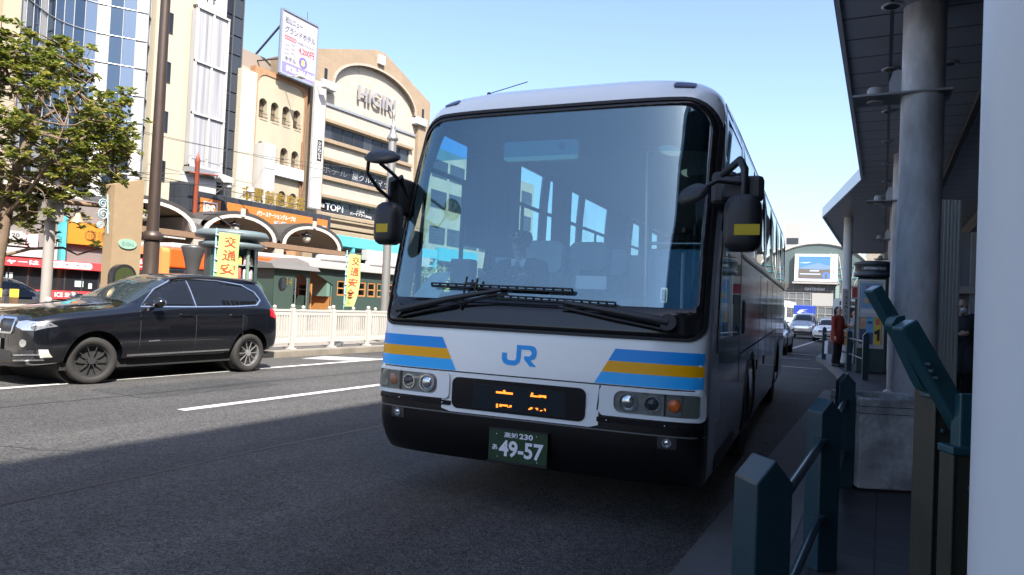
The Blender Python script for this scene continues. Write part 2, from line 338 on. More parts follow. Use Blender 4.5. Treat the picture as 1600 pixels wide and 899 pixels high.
# ------------------------------------------------------------------ shared building materials
CREAM = mat("cream render", (.3, .26, .19), .8, noise=.08, scale=1.5, dirt=.3)
WHITE = mat("white panel", (.33, .325, .31), .5, noise=.05, scale=2)
PALE = mat("pale grey panel", (.36, .355, .35), .55, noise=.08, scale=1.2)
DKGL = mat("dark window glass", (.014, .016, .02), .08, spec=.35)
DKGL2 = mat("grey window glass", (.03, .035, .042), .1, spec=.45)
BLGL = mat("blue mirror glass", (.13, .17, .22), .05, metal=.8)
BLG2 = mat("deep blue mirror glass", (.05, .08, .12), .05, metal=.7)
DFR = mat("dark frame", (.03, .03, .035), .4)
GFR = mat("grey aluminium", (.33, .34, .35), .35, .6)
TANT = tiles("tan stone cladding", (.215, .163, .108), 1.15, .58, (.2, .14, .09), .012, .7, .05, 0, 'xz', .25, .1)
BEIT = tiles("beige stone cladding", (.3, .272, .23), 1.6, .62, (.25, .2, .15), .012, .7, .04, 0, 'xz', .25, .1)
BRICK = tiles("brown brick strip", (.25, .12, .055), .2, .07, (.3, .2, .12), .008, .8, .2, .5, 'xz', .3, .15)
STEEL = mat("brushed steel", (.5, .5, .5), .3, .9)
def bld(name, label, loc, rz=90, cat="building", group=None): return thing(name, label, cat, loc, rz, group)
# local frame of a building on the left: x along the street to the right, y away from the street, z up
def win(parent, x0, x1, z0, z1, y=.12, fr=.05, gl=None, frm=None, arched=False, name="window", mull=(), y0=None):
    """one window: frame part with its pane as a sub-part, set back in the wall"""
    o = arc_shape(x0, x1, z0, z1) if arched else [(x0, z0), (x1, z0), (x1, z1), (x0, z1)]
    i = arc_shape(x0 + fr, x1 - fr, z0 + fr, z1 - fr) if arched else [(x0 + fr, z0 + fr), (x1 - fr, z0 + fr), (x1 - fr, z1 - fr), (x0 + fr, z1 - fr)]
    f = MB().plate(o, [i], y=y, t=.06)
    for q in mull: f.box(q - .02, q + .02, y + .002, y + .05, z0 + fr, z1 - fr)
    w = f.build(name, frm or DFR, parent); MB().plate(i, y=y + .03, t=.02).build("pane", gl or DKGL, w); return w

# ------------------------------------------------------------------ gabled stone building with the arch
H0 = bld("office_building", "tan stone building with a gabled top, a big arch and three bands of dark windows", (-35.84, 37.51, 0), 87)
W_ = 13.05
gab = [(-.56, 0), (W_, 0), (W_, 18.5), (7.0, 20.85), (6.0, 20.85), (-.56, 18.75)]
archp = [(1.5, 16.9)] + [(6.25 + 4.75 * math.cos(PI - PI * i / 24), 16.9 + 2.45 * math.sin(PI - PI * i / 24)) for i in range(1, 24)] + [(11.0, 16.9)]
rec = [(11.55, 5.2), (11.55, 16.9)] + archp[::-1] + [(.95, 16.9), (.95, 5.2)]
MB().plate(gab, [rec[::-1]], y=0, t=.5).build("wall", TANT, H0)
bands = ((12.9, 13.95), (10.2, 11.2), (7.55, 8.5))
MB().plate(rec[::-1], [[(1.05, a), (10.85, a), (10.85, b), (1.05, b)] for a, b in bands], y=.32, t=.2).build("arched_wall", BEIT, H0)
MB().box(-.56, W_, .5, 16, 0, 18.4).plate([(-.56, 18.4), (W_, 18.4), (W_, 18.5), (7.0, 20.8), (6.0, 20.8), (-.56, 18.7)], y=.5, t=15.5).build("building_body", TANT, H0)
mb = MB()
for p, q in zip(archp, archp[1:]): mb.bar((p[0], -.06, p[1]), (q[0], -.06, q[1]), .12, .16)
mb.build("arch_moulding", mat("weathered moulding", (.28, .24, .2), .7), H0)
for x in (.3, 11.0): MB().box(x, x + 1.35, -.3, .34, 16.25, 16.85).build("corbel", mat("grey corbel", (.34, .36, .39), .6), H0, bevel=.03)
for x in (.62, 11.9): MB().box(x, x + .3, -.004, .1, 16.95, 17.75).build("slot_window", DKGL, H0)
MB().box(6.05, 6.75, -.25, .1, 19.75, 20.5).build("gable_light", PALE, H0, bevel=.03)
for bi, (a, b) in enumerate(bands):
    MB().box(.75, 11.1, .02, .34, b + .06, b + .3).build("ledge", TANT, H0, bevel=.03); MB().box(.75, 11.1, .05, .34, a - .34, a - .06).build("ledge", TANT, H0, bevel=.03)
    n = 9
    for k in range(n):
        x0 = 1.05 + k * 9.8 / n; win(H0, x0, x0 + 9.8 / n - .03, a, b, y=.4, fr=.04, gl=DKGL if (k * 7 + bi * 3) % 4 else DKGL2)
for z0, z1, y0 in ((5.9, 6.3, -.25), (6.45, 6.75, -.1), (7.0, 7.15, .02)): MB().box(-.4, W_, y0, .4, z0, z1).build("ledge", TANT, H0, bevel=.04)
MB().box(1.0, 11.5, .2, .34, 15.25, 15.42).build("rail", GFR, H0)
text("lettering", "HIGIRI", 4.2, 8.5, 16.45, 17.55, .1, mat("steel letters", (.34, .32, .31), .4, .5), H0, ext=.12, bold=.012)
MB().tube([(-.3, 1, 18.6), (-.3, 1, 21.6)], .02).tube([(-1.1, 1, 18.6), (-1.1, 1, 20.6)], .02).tube([(-1.5, 1, 20.4), (-.8, 1, 20.4)], .015).build("roof_antenna", DFR, H0)
LET = mat("white lettering", (.65, .65, .65), .5); LETG = mat("pale grey lettering", (.3, .32, .34), .5)
text("lettering", "TOP1", 1.75, 3.55, 7.75, 8.25, .395, LET, H0, bold=.02)
text("lettering", "小料理", 1.15, 1.65, 7.85, 8.15, .395, LET, H0)
text("lettering", "バーマプライdining", 4.3, 6.7, 7.65, 7.95, .395, LET, H0, bold=.01); text("lettering", "大街道", 5.0, 5.9, 8.0, 8.25, .395, LET, H0)
MB().plate(ell(7.55, 8.05, .3, .3), [ell(7.55, 8.05, .24, .24)], y=.39, t=.005).box(7.4, 7.7, .385, .39, 7.85, 7.97).ball((7.55, .39, 8.1), (.1, .005, .12)).build("emblem", LET, H0)
text("lettering", "屋グルメマップ", 4.35, 9.3, 10.4, 10.95, .395, LETG, H0); text("lettering", "ホテル", 1.3, 3.8, 10.4, 10.9, .395, mat("faint lettering", (.1, .11, .12), .5), H0)
# teal shopfront under it
T_ = mat("teal paint", (.07, .33, .38), .5, noise=.12, scale=4)
teal = bld("shop_canopy", "teal painted shop canopy with glazed bays at the foot of the gabled building", (-35.2, 37.4, 0), 90, "canopy")
MB().box(0, 13, -1.6, 0, 5.0, 5.75).build("fascia", T_, teal, bevel=.03)
MB().box(0, 13, -.3, .2, 2.9, 4.4).build("shop_glass", DKGL2, teal)
for x in (0, 2.3, 4.1, 5.9, 7.7, 9.5, 11.3, 12.9): MB().box(x - .12, x + .12, -1.55, -1.3, .1, 5).build("post", T_, teal)
for z in (2.7, 4.3): MB().box(0, 13, -1.52, -1.36, z, z + .16).build("rail", T_, teal)
for x, w in ((8.1, .5), (9.7, .4), (4.6, .4)): MB().box(x, x + w, -1.5, -1.4, .5, 4.2).build("panel", WHITE, teal)
MB().box(3, 11, -2.2, -1.7, 4.2, 4.95).build("awning", WHITE, teal)
# white blade sign between the two buildings
sg = bld("blade_sign", "tall white sign pillar hung at the left edge of the gabled building", (-34.9, 36.75, 0), 84, "sign")
MB().box(-.4, .55, -.1, .15, 7.4, 16.2).build("sign_box", WHITE, sg, bevel=.02); MB().box(.0, .4, -.108, -.1, 10.75, 12.2).build("name_panel", mat("black plate", (.02, .02, .02), .4), sg)
text("lettering", "ひぎりビル", .08, .32, 10.85, 12.1, -.11, LET, sg, vertical=True)

# ------------------------------------------------------------------ cream building with arched windows
G0 = bld("arcade_building", "cream rendered building with rows of small arched windows and a brick edge strip", (-35.84, 31.0, 0), 90)
holes = []
for z0, z1 in ((12.75, 14.05), (10.0, 11.25), (7.2, 8.35)):
    for k in range(4): x = 1.42 + k * 1.0; holes.append(arc_shape(x, x + .66, z0, z1))
top = rrect(1.2, 5.35, 5, 15.6, [0, 0, .8, .7])
MB().plate(top, holes, y=0, t=.35).build("wall", CREAM, G0)
MB().plate([(.95, 0), (5.6, 0), (5.6, 15.95), (.95, 15.95)], [rrect(1.2, 5.35, 5, 15.6, [0, 0, .8, .7])[::-1]], y=-.06, t=.5).build("brick_strip", BRICK, G0)
MB().box(-.25, .95, -.25, 4, 0, 15.4).build("side_pier", mat("pale render", (.37, .34, .27), .8, noise=.05, scale=1), G0, bevel=.02)
MB().box(-.25, 5.6, .45, 14, 0, 15.8).build("building_body", CREAM, G0)
MB().box(1.0, 3.6, 1.5, 6, 15.8, 17.3).build("roof_house", mat("brown roof house", (.22, .18, .15), .8), G0)
for hi, h in enumerate(holes):
    x0, z0 = h[0]; z1 = max(p[1] for p in h)
    w = MB().plate(arc_shape(x0, x0 + .66, z0, z1), y=.34, t=.04).build("window", mat("brown shaded glass", (.12, .09, .06), .12), G0)
    b = MB().tube([(x0, -.12, z0 + .28), (x0 + .66, -.12, z0 + .28)], .02, 5).tube([(x0, -.12, z0 + .05), (x0 + .66, -.12, z0 + .05)], .02, 5).box(x0 + .3, x0 + .36, .32, .34, z0, z1 - .1).box(x0, x0 + .66, .31, .335, z0 + .55, z0 + .6)
    b.build("window_rail", mat("dark iron", (.03, .03, .03), .5), w)
MB().box(2.2, 5.3, -.35, .0, 9.25, 10.0).build("balcony_panel", mat("sky blue panel", (.42, .45, .5), .6, noise=.05), G0)
MB().box(1.15, 2.1, -1.0, -.05, 6.7, 11.0).build("sign_panel", WHITE, G0, bevel=.02)
MB().tube([(5.45, -.12, 0), (5.45, -.12, 15.2)], .06, 8).tube([(5.25, -.1, 0), (5.25, -.1, 12)], .04, 8).build("drain_pipe", mat("brown pipe", (.14, .08, .045), .6), G0)
# roof billboard
BB = thing("billboard", "tall roof billboard advertising a hotel in Japanese, propped on steel struts", "billboard", (-35.3, 33.55, 16), 90)
MB().box(0, 3.15, 0, .2, -.1, 4.1).build("panel", mat("billboard print", (.3, .29, .32), .6, noise=.05), BB)
f = MB();
for a, b in (((0, -.1), (0, 4.15)), ((3.15, -.1), (3.15, 4.15)), ((0, 4.12), (3.15, 4.12)), ((0, -.1), (3.15, -.1))): f.bar((a[0], .08, a[1]), (b[0], .08, b[1]), .3, .12)
f.build("frame", mat("blue grey steel", (.14, .17, .22), .5), BB)
for x in (.1, 3.0): MB().tube([(x, .2, 3.2), (x - .4, 3.4, 0.2)], .07).tube([(x, .3, .9), (x - .4, 3.4, .9)], .05).build("strut", DFR, BB)
PUR = mat("purple print", (.12, .09, .24), .6); REDP = mat("red print", (.42, .04, .05), .6); GRYP = mat("grey print", (.07, .07, .11), .6)
MB().box(.08, 3.07, -.006, -.002, .05, .75).build("footer_band", mat("violet band", (.16, .14, .28), .6), BB)
text("lettering", "松山ニュー", .2, 1.75, 3.3, 3.75, -.004, GRYP, BB, bold=.02); text("lettering", "グランドホテル", .2, 3.0, 2.7, 3.15, -.004, GRYP, BB, bold=.02)
MB().plate(rrect(.2, 1.25, 2.25, 2.52, .1), [rrect(.25, 1.2, 2.3, 2.47, .08)[::-1]], y=-.006, t=.004).build("tag_outline", REDP, BB); text("lettering", "駅前徒歩", .35, 1.1, 2.32, 2.45, -.004, REDP, BB)
text("lettering", "の和風ビジネスホテル", 1.35, 3.0, 2.28, 2.45, -.004, GRYP, BB); text("lettering", "4,200円", 1.5, 2.95, 1.65, 2.15, -.004, REDP, BB, bold=.02)
MB().plate(ell(1.95, 1.15, .38, .38), y=-.006, t=.004).build("badge", PUR, BB); text("lettering", "8", 1.8, 2.1, .95, 1.35, -.008, mat("yellow print", (.8, .6, .1), .6), BB, bold=.03)
text("lettering", "0120-304-810", .45, 3.0, .2, .6, -.008, LET, BB, bold=.02); text("lettering", "ホテル", .3, 1.3, .85, 1.15, -.004, GRYP, BB, bold=.03)
for i in range(6): MB().box(.3 + (i % 2) * .5, .65 + (i % 2) * .5, -.006, -.002, 1.3 + i * .14, 1.36 + i * .14).build("text_line", mat("faint print", (.2, .15, .2), .6), BB)
for x in (.6, 2.9): MB().tube([(x, 0, -.15), (x, -1.0, -.25)], .03).box(x - .12, x + .4, -1.3, -.85, -.32, -.2).build("floodlight", PALE, BB)

# ------------------------------------------------------------------ tall dark glazed building, white panelled front, cream tower
D0 = bld("glazed_building", "narrow dark glazed building with slatted bays between cream and white fronts", (-36.0, 29.2, 0), 90)
MB().box(0, 1.75, .1, 14, 0, 24).build("building_body", mat("near black cladding", (.035, .033, .035), .5), D0)
mb = MB()
for k in range(18):
    z = 2 + k * 1.18; d = MB().box(.05, .95, .0, .12, z, z + 1.1).build("window", DKGL if k % 3 else DKGL2, D0); MB().box(1.02, 1.7, -.02, .12, z, z + 1.1).build("window", DKGL2, D0)
    if k % 3 == 0:
        s_ = MB()
        for q in range(7): s_.box(.05, .95, -.05, .0, z + .15 * q, z + .15 * q + .06)
        s_.build("louvre", DFR, D0)
for x in (.0, .98, 1.72): MB().box(x - .03, x + .04, -.08, .1, 0, 24).build("mullion", mat("dim aluminium", (.1, .1, .105), .4, .5), D0)
P0 = bld("panelled_building", "cream building with a tall white framed hoarding over pale striped glass", (-35.7, 24.9, 0), 90)
MB().box(0, 4.3, .05, 12, 0, 26).build("wall", mat("pale cream render", (.34, .3, .225), .8, noise=.05, scale=1), P0)
for k in range(8): z = 1.9 + k * 2.77; win(P0, .62, 1.02, z, z + 1.15, y=-.0, fr=.04)
for z in (1.2, 4.2): MB().box(1.2, 1.85, -.32, .04, z, z + .6).build("air_conditioner", PALE, P0, bevel=.02)
MB().tube([(.25, -.06, 0), (.25, -.06, 24)], .06, 8).build("drain_pipe", PALE, P0)
hb = MB().box(2.1, 4.25, -.55, -.1, 8.6, 17.6).build("hoarding", mat("striped white sheet", (.2, .2, .21), .5, noise=1.4, scale=3, stretch=(2.5, 1, .04)), P0)
fr = MB()
for x in (2.1, 3.2, 4.25): fr.box(x - .06, x + .06, -.64, -.5, 8.5, 17.7)
for z in (8.5, 11.5, 14.5, 17.6): fr.box(2.04, 4.31, -.66, -.52, z, z + .12)
fr.build("hoarding_frame", WHITE, hb)
MB().box(2.06, 4.3, -.66, -.05, 8.2, 8.5).build("hoarding_base", GFR, P0); MB().box(1.95, 4.3, -.2, .05, 0, 8.2).build("lower_wall", WHITE, P0)
MB().box(2.2, 4.3, -.3, 0, 17.9, 26).build("upper_sign", WHITE, P0); text("lettering", "内科", 2.7, 3.5, 18.2, 20.6, -.31, DFR, P0, vertical=True, bold=.02)
# curved glass tower
T0 = bld("glass_tower", "curved blue mirror glass tower with reflections painted as white bands behind the leafy tree", (-35.84, 17.9, 0), 90)
NX = 14; hz = [0, 3.2, 4.7, 6.2, 7.5, 8.9, 10.3, 11.75, 13.25, 14.75, 16.3, 17.8, 19.3, 20.8]
def ty(t): return 1.7 * math.sin(PI * min(1, t * 1.05)) ** 1.3 - .25 + 1.1 * max(0, (t - .9) / .1) ** 2 * .6
xs = [i / NX * 7.0 for i in range(NX + 1)]
MB().plate([(0, 0), (7, 0), (7, 22), (0, 22)], y=2.6, t=10).build("core", mat("tower core", (.3, .3, .32), .7), T0)
reflcols = {0, 3, 9, 12}  # bright reflections in the mirror glass, put in as white panel columns
for i in range(NX):
    m_ = WHITE if i in reflcols else (BLG2 if i % 3 == 1 else BLGL)
    g = MB()
    for j in range(len(hz) - 1):
        a, b = xs[i] + .025, xs[i + 1] - .025; ya, yb = ty(i / NX), ty((i + 1) / NX); z0, z1 = hz[j] + .04, hz[j + 1] - .04
        jt = random.uniform(-.012, .012); jz = random.uniform(-.008, .008)
        g.add([(a, ya + jt, z0), (b, yb - jt, z0), (b, yb - jt + jz, z1), (a, ya + jt + jz, z1)], [(0, 1, 2, 3)])
    g.build("glass_bay", m_, T0, normals=False)
r_ = MB()
for z in hz: r_.tube([(x, ty(x / 7) - .03, z) for x in xs], .035, 5)
r_.build("ring_mullion", GFR, T0); r_ = MB()
for i, x in enumerate(xs): r_.tube([(x, ty(x / 7) - .01, 0), (x, ty(x / 7) - .01, 20.8)], .03, 5)
r_.build("vertical_mullion", GFR, T0)
# beige block at the far left
L0 = bld("beige_building", "beige block with dark square windows at the left edge beside the glass tower", (-35.6, 6.0, 0), 90)
MB().box(0, 11.7, .1, 12, 0, 21).build("wall", mat("beige render", (.28, .225, .15), .8, noise=.06, scale=1), L0); MB().box(11.2, 11.95, -.2, .3, 0, 21).build("pier", CREAM, L0)
for z in (2.0, 4.9, 7.6, 10.6, 13.6, 16.5):
    for x in (1.0, 4.5, 8.4): win(L0, x, x + 2.3, z, z + 1.3, y=.02, mull=(x + 1.15,))
# the street goes on past the gabled building; seen through the coach windows
N0 = bld("corner_building", "pale office block with ribbon windows further up the street, seen only through the coach windows", (-36.5, 52.5, 0), 90)
MB().box(0, 22, .1, 12, 0, 15.5).build("wall", CREAM, N0)
for z in (3.5, 6.8, 10.1, 12.9):
    for x in range(7): win(N0, .8 + x * 3, 3.3 + x * 3, z, z + 1.5, y=.0)
MB().box(2, 9, -.3, .1, 5.2, 6.4).build("sign_band", mat("teal sign", (.03, .3, .36), .5), N0)
# station building behind the camera and to the right: it throws the big shade over the near half of the road
S0 = bld("station_building", "long dark station building behind the bus stop canopy and its waiting people", (8, -70, 0), 90, "building")
MB().box(0, 150, -14, 0, 0, 19.0).build("wall", mat("station wall", (.09, .09, .1), .7, noise=.1, scale=1), S0)
# ------------------------------------------------------------------ tram square: arcade vaults, gate sign, shops
DKR = mat("dark roof edge", (.04, .038, .036), .5); VIN = mat("vault lining", (.2, .16, .12), .8, noise=.1); VTR = mat("vault trim", (.4, .37, .32), .7)
VRF = mat("vault roof sheet", (.2, .19, .18), .5, noise=.1, scale=3)
AR = thing("arcade_canopy", "row of dark edged barrel vaults on brown beams, each hung with a round lantern", "canopy", (-28, 0, 0), 90)
for c0 in (10.3, 15.05, 19.8, 24.65, 29.6):
    r, h, z0 = 2.3, 1.15, 4.12; n = 16; pts = [(r * math.cos(PI - PI * i / n), z0 + h * math.sin(PI - PI * i / n)) for i in range(n + 1)]
    e = MB()
    for (a, za), (b, zb) in zip(pts, pts[1:]):
        e.add([(c0 + a, 0, za), (c0 + b, 0, zb), (c0 + b * 1.07, 0, zb + .16), (c0 + a * 1.07, 0, za + .16), (c0 + a, 5, za), (c0 + b, 5, zb), (c0 + b * 1.07, 5, zb + .16), (c0 + a * 1.07, 5, za + .16)], [(0, 1, 2, 3), (3, 2, 6, 7), (4, 7, 6, 5)], 0)
        e.add([(c0 + a, 0, za), (c0 + b, 0, zb), (c0 + b, 5, zb), (c0 + a, 5, za)], [(0, 3, 2, 1)], 1)
        e.add([(c0 + a * .88, -.03, z0 + (za - z0) * .86), (c0 + b * .88, -.03, z0 + (zb - z0) * .86), (c0 + b * .99, -.03, zb - .01), (c0 + a * .99, -.03, za - .01)], [(0, 1, 2, 3)], 2)
    v = e.build("vault", [DKR, VIN, VTR], AR, normals=False)
    MB().box(c0 - .1, c0 + .1, -.1, 0, z0 + h - .1, z0 + h + .3).build("keystone", VTR, v)
    l = MB().tube([(c0, .5, z0 + h), (c0, .5, z0 + .85)], .02, 5).lathe([(.3, 0), (.34, .06), (.1, .18), (.02, .24)], 10, (c0, .5, z0 + .62)).build("lantern", DFR, AR)
    MB().ball((c0, .5, z0 + .48), (.24, .24, .24)).build("globe", mat("lantern glass", (.34, .32, .28), .3), l)
MB().box(7.5, 32.2, -.1, .5, 3.84, 4.1).box(7.5, 32.2, 4.6, 5, 3.84, 4.1).build("beam", mat("brown beam", (.16, .1, .06), .7, noise=.2, scale=3), AR)
for x in (8.0, 12.7, 17.4, 22.2, 27.1, 32.0): MB().lathe([(.17, 0), (.15, 3.85)], 12, (x, .2, .14)).box(x - .3, x + .3, -.08, .48, 3.5, 3.84).build("column", mat("square column", (.3, .27, .23), .7), AR)
for c0 in (12.68, 17.42, 22.22): MB().add([(c0 - .45, 0, 4.14), (c0 + .45, 0, 4.14), (c0 + .7, 0, 4.75), (c0 - .7, 0, 4.75), (c0 - .45, 4.8, 4.14), (c0 + .45, 4.8, 4.14), (c0 + .7, 4.8, 4.75), (c0 - .7, 4.8, 4.75)], [(0, 1, 5, 4), (3, 7, 6, 2), (1, 2, 6, 5), (0, 4, 7, 3), (0, 3, 2, 1)]).build("valley_sheet", VRF, AR)
# orange gate sign with gold letters
OR = mat("orange sign face", (.4, .125, .022), .55, noise=.06, scale=2); BKT = tiles("black tile", (.03, .033, .04), .6, .6, (.01, .01, .01), .01, .25, .15)
GS = thing("gate_sign", "long orange and black gate sign with gold letters on top over the arcade", "sign", (-30.6, 23.9, 0), 90)
MB().box(-.6, 9.9, 0, .7, 4.9, 6.45).build("sign_box", BKT, GS, bevel=.02)
MB().box(-.9, .0, -.2, .7, 4.5, 6.75).build("end_pier", BKT, GS)
for a, b in ((.35, 1.6), (2.0, 8.3), (8.7, 9.6)): MB().box(a, b, -.02, .02, 4.95, 6.15).build("sign_face", OR, GS)
for a, b in ((.55, 1.4), (8.85, 9.45)):
    c = (a + b) / 2; w = (b - a) / 2; MB().plate([(a, 5.15), (b, 5.15), (b, 5.15 + 2 * w), (a, 5.15 + 2 * w)], [[(a + .07, 5.22), (a + .07, 5.08 + 2 * w), (b - .07, 5.08 + 2 * w), (b - .07, 5.22)]], y=-.03, t=.008).build("emblem_frame", LET, GS)
    text("lettering", "PS", a + .14, b - .14, 5.3, 5 + 2 * w, -.024, LET, GS, bold=.02)
text("lettering", "パワーステーショングループは", 4.0, 6.9, 5.72, 6.0, -.024, LET, GS, bold=.015); text("lettering", "遊びの", 3.1, 4.3, 5.3, 5.72, -.024, LET, GS, bold=.02)
text("lettering", "感動", 5.2, 6.3, 5.15, 5.62, -.024, LETG, GS, bold=.03); text("lettering", "をお届けいたします", 6.35, 8.1, 5.15, 5.38, -.024, LET, GS, bold=.015)
GOLD = mat("gold letters", (.6, .4, .1), .3, .8)
for i, ch in enumerate("市駅前商店街"): text("gold_letter", ch, 3.2 + i * .8, 3.8 + i * .8, 6.5, 7.25, .3, GOLD, GS, ext=.14, bold=.015)
for x, w in ((1.2, .3), (2.7, .3)): MB().tube([(x, -.1, 6.5), (x, -.8, 6.9)], .03).lathe([(.05, 0), (.24, -.3), (.2, -.36)], 10, (x, -.9, 7.1)).build("floodlight", PALE, GS)
# shops at the back of the tram square
SH = bld("shop_row", "low shop row with a red name band left of the stone slab", (-26.0, 5.0, 0), 90, "shop")
MB().box(-2, 13, .1, 8, 0, 4.6).build("wall", mat("dim shop wall", (.16, .14, .13), .8, noise=.15), SH)
MB().box(-1.0, 11.4, -.25, .1, 2.02, 2.3).build("name_band", mat("red sign", (.62, .045, .05), .5), SH)
text("lettering", "レジャーは", 7.4, 9.1, 2.08, 2.25, -.255, LET, SH, bold=.03)
MB().plate(rrect(9.25, 10.95, 2.05, 2.27, .1), y=-.262, t=.01).build("name_oval", LET, SH); text("lettering", "イヨテツスポーツセンター", 9.35, 10.85, 2.09, 2.23, -.265, DFR, SH, bold=.02)
MB().box(-1, 11.4, .0, .12, .3, 2.0).build("shop_glass", DKGL, SH)
MB().box(6.6, 11.4, -.12, .0, .95, 1.24).build("lower_band", mat("red sign", (.6, .05, .05), .5), SH); text("lettering", "ICE SMILE", 9.75, 10.6, 1.02, 1.18, -.125, LET, SH, bold=.02)
MB().box(7.9, 8.6, -.1, .1, 2.7, 3.2).build("poster", WHITE, SH); MB().box(8.6, 9.1, -.1, .1, 2.7, 3.15).build("poster", mat("pink map print", (.62, .4, .42), .6, noise=.4, scale=8), SH); MB().box(8.05, 9.3, -.1, .1, 2.36, 2.64).build("sign_panel", PALE, SH)
text("lettering", "0120", 8.0, 8.5, 3.0, 3.12, -.104, DFR, SH)
MB().box(9.4, 9.75, -.15, .1, 2.3, 3.1).build("side_sign", WHITE, SH); MB().box(9.85, 10.0, -.2, .1, 2.3, 3.9).build("drain_pipe", T_, SH)
MB().box(10.1, 12.6, -.1, .1, 2.95, 3.75).build("banner", mat("orange banner", (.5, .17, .012), .6), SH); text("lettering", "道後温泉", 10.8, 12.3, 3.1, 3.5, -.104, mat("brown print", (.2, .09, .02), .6), SH)
MB().plate(ell(10.9, 3.3, .2, .2), [ell(10.9, 3.3, .15, .15)[::-1]], y=-.108, t=.004).build("crest", MATS["brown print"], SH)
for i in range(8): MB().box(7.0 + i * .62, 7.05 + i * .62, -.03, .0, .3, 2.0).build("mullion", DFR, SH)
for x, z, w, h in ((10.5, 1.4, .3, .22), (8.2, 1.6, .2, .2), (11.0, 1.35, .12, .2)): MB().box(x, x + w, -.03, -.004, z, z + h).build("notice", mat("pale notice", (.4, .5, .5), .6), SH)

# ------------------------------------------------------------------ orange tram and the steam train
TO = mat("tram orange", (.55, .085, .013), .35, noise=.05, coat=.3); TP = mat("tram pale orange", (.6, .2, .06), .35)
TR = thing("tram", "orange tram with a red destination board behind the dark lamp post and funnel", "tram", (-23.1, 16.0, .16), 0)
MB().box(-1.15, 1.15, .25, 12, .35, 1.25, 0).box(-1.13, 1.13, .3, 12, 2.05, 2.75, 0).box(-1.1, 1.1, .35, 11.9, 1.25, 2.05, 1).box(-1.0, 1.0, .5, 11.8, 2.75, 2.95, 2).build("body", [TO, DKGL, PALE], TR, bevel=.06)
fr = MB().plate(rrect(-1.15, 1.15, .4, 2.75, .18), [rrect(-.92, .92, 1.15, 2.5, .12)[::-1]], y=0, t=.3).build("front_frame", TP, TR)
MB().plate(rrect(-.92, .92, 1.15, 2.5, .12), y=.12, t=.05).build("windscreen", DKGL, TR)
ds = MB().box(-.6, .3, .06, .13, 1.95, 2.35).build("destination_board", mat("red board", (.6, .02, .02), .5), TR); text("lettering", "道後温泉", -.52, .22, 2.14, 2.32, .055, LET, ds, bold=.03); text("lettering", "Dogo Onsen", -.45, .15, 2.0, 2.1, .055, LET, ds, bold=.02)
for i in range(7):
    MB().box(1.09, 1.14, .9 + i * 1.55, 2.2 + i * 1.55, 1.3, 2.0).build("window", DKGL2, TR)
text("lettering", "道後温泉", 2.0, 3.6, 2.2, 2.6, 0, LET, TR, fn=lambda a, b, l: (1.155 - l * .01, a + 4, b), bold=.03)
MB().tube([(-.2, 3, 2.95), (.1, 4.2, 3.7), (0, 3, 4.3)], .03).tube([(-.6, 3, 4.3), (.6, 3, 4.3)], .03).build("pantograph", DFR, TR)
for y in (1.6, 3.2, 8.8, 10.4):
    for x in (-.53, .53): MB().tube([(x - .06, y, .34), (x + .06, y, .34)], .33, 16).build("wheel", DFR, TR)
GL = mat("loco green", (.035, .055, .045), .45, noise=.1); GLB = mat("carriage green", (.03, .05, .042), .5, noise=.12, scale=4); GLL = mat("light green panel", (.1, .17, .14), .5)
WOOD = mat("varnished wood", (.32, .15, .05), .45, noise=.25, scale=6, stretch=(4, 4, .6)); IRON = mat("black iron", (.02, .02, .022), .45)
LO = thing("steam_locomotive", "small dark green steam engine with a tall flared grey funnel", "locomotive", (-19.3, 14.6, .16), 0)
MB().tube([(0, .2, 1.25), (0, 3.1, 1.25)], .5, 20).build("boiler", GL, LO)
MB().lathe([(.17, 1.6), (.18, 1.9), (.26, 2.3), (.36, 2.62), (.36, 2.68), (.28, 2.72)], 20, (0, .55, 0)).build("funnel", mat("grey funnel", (.06, .06, .06), .45, .3), LO)
MB().lathe([(.25, 1.65), (.25, 2.0), (.1, 2.15), (0, 2.16)], 16, (0, 1.9, 0)).build("steam_dome", mat("brass", (.5, .33, .1), .3, .9), LO)
cab = MB(); cab.plate([(3.05, .7), (4.75, .7), (4.75, 2.2), (3.05, 2.2)], [arc_shape(3.95, 4.6, .95, 2.05)[::-1], ell(3.45, 1.65, .22, .26)[::-1]], fn=lambda a, b, l: (.95 - l * .04, a, b))
cab.plate([(3.05, .7), (4.75, .7), (4.75, 2.2), (3.05, 2.2)], fn=lambda a, b, l: (-.95 + l * .04, a, b)).box(-.92, .92, 3.05, 3.1, .7, 2.2).box(-.9, .9, 4.7, 4.75, .7, 1.3).build("cab", GL, LO)
MB().plate([(-1.15, 2.18), (1.15, 2.18), (1.0, 2.34), (0, 2.45), (-1.0, 2.34)], y=2.85, t=2.2).build("cab_roof", mat("dark canvas roof", (.1, .095, .09), .7), LO, bevel=.02)
text("lettering", "14", 3.62, 3.88, 1.62, 1.9, 0, GOLD, LO, fn=lambda a, b, l: (.956 - l * .004, a, b))
MB().box(-.95, .95, -.3, 4.8, .6, .72).box(-1.0, 1.0, -.4, -.3, .4, .75).build("frame", IRON, LO)
for y in (.9, 2.4, 3.9):
    for x in (-.58, .58): MB().tube([(x - .05, y, .38), (x + .05, y, .38)], .38, 20).build("wheel", IRON, LO)
ladder = MB().tube([(1.0, 4.0, .2), (1.0, 4.0, 1.9)], .02, 6).tube([(1.0, 4.55, .2), (1.0, 4.55, 1.9)], .02, 6).build("handrail", STEEL, LO)
CR_ = thing("passenger_carriage", "dark green wooden carriage with varnished window frames and an open end platform", "carriage", (-19.9, 19.6, .16), 0)
side = [(1.6, .75), (9.5, .75), (9.5, 2.35), (1.6, 2.35)]
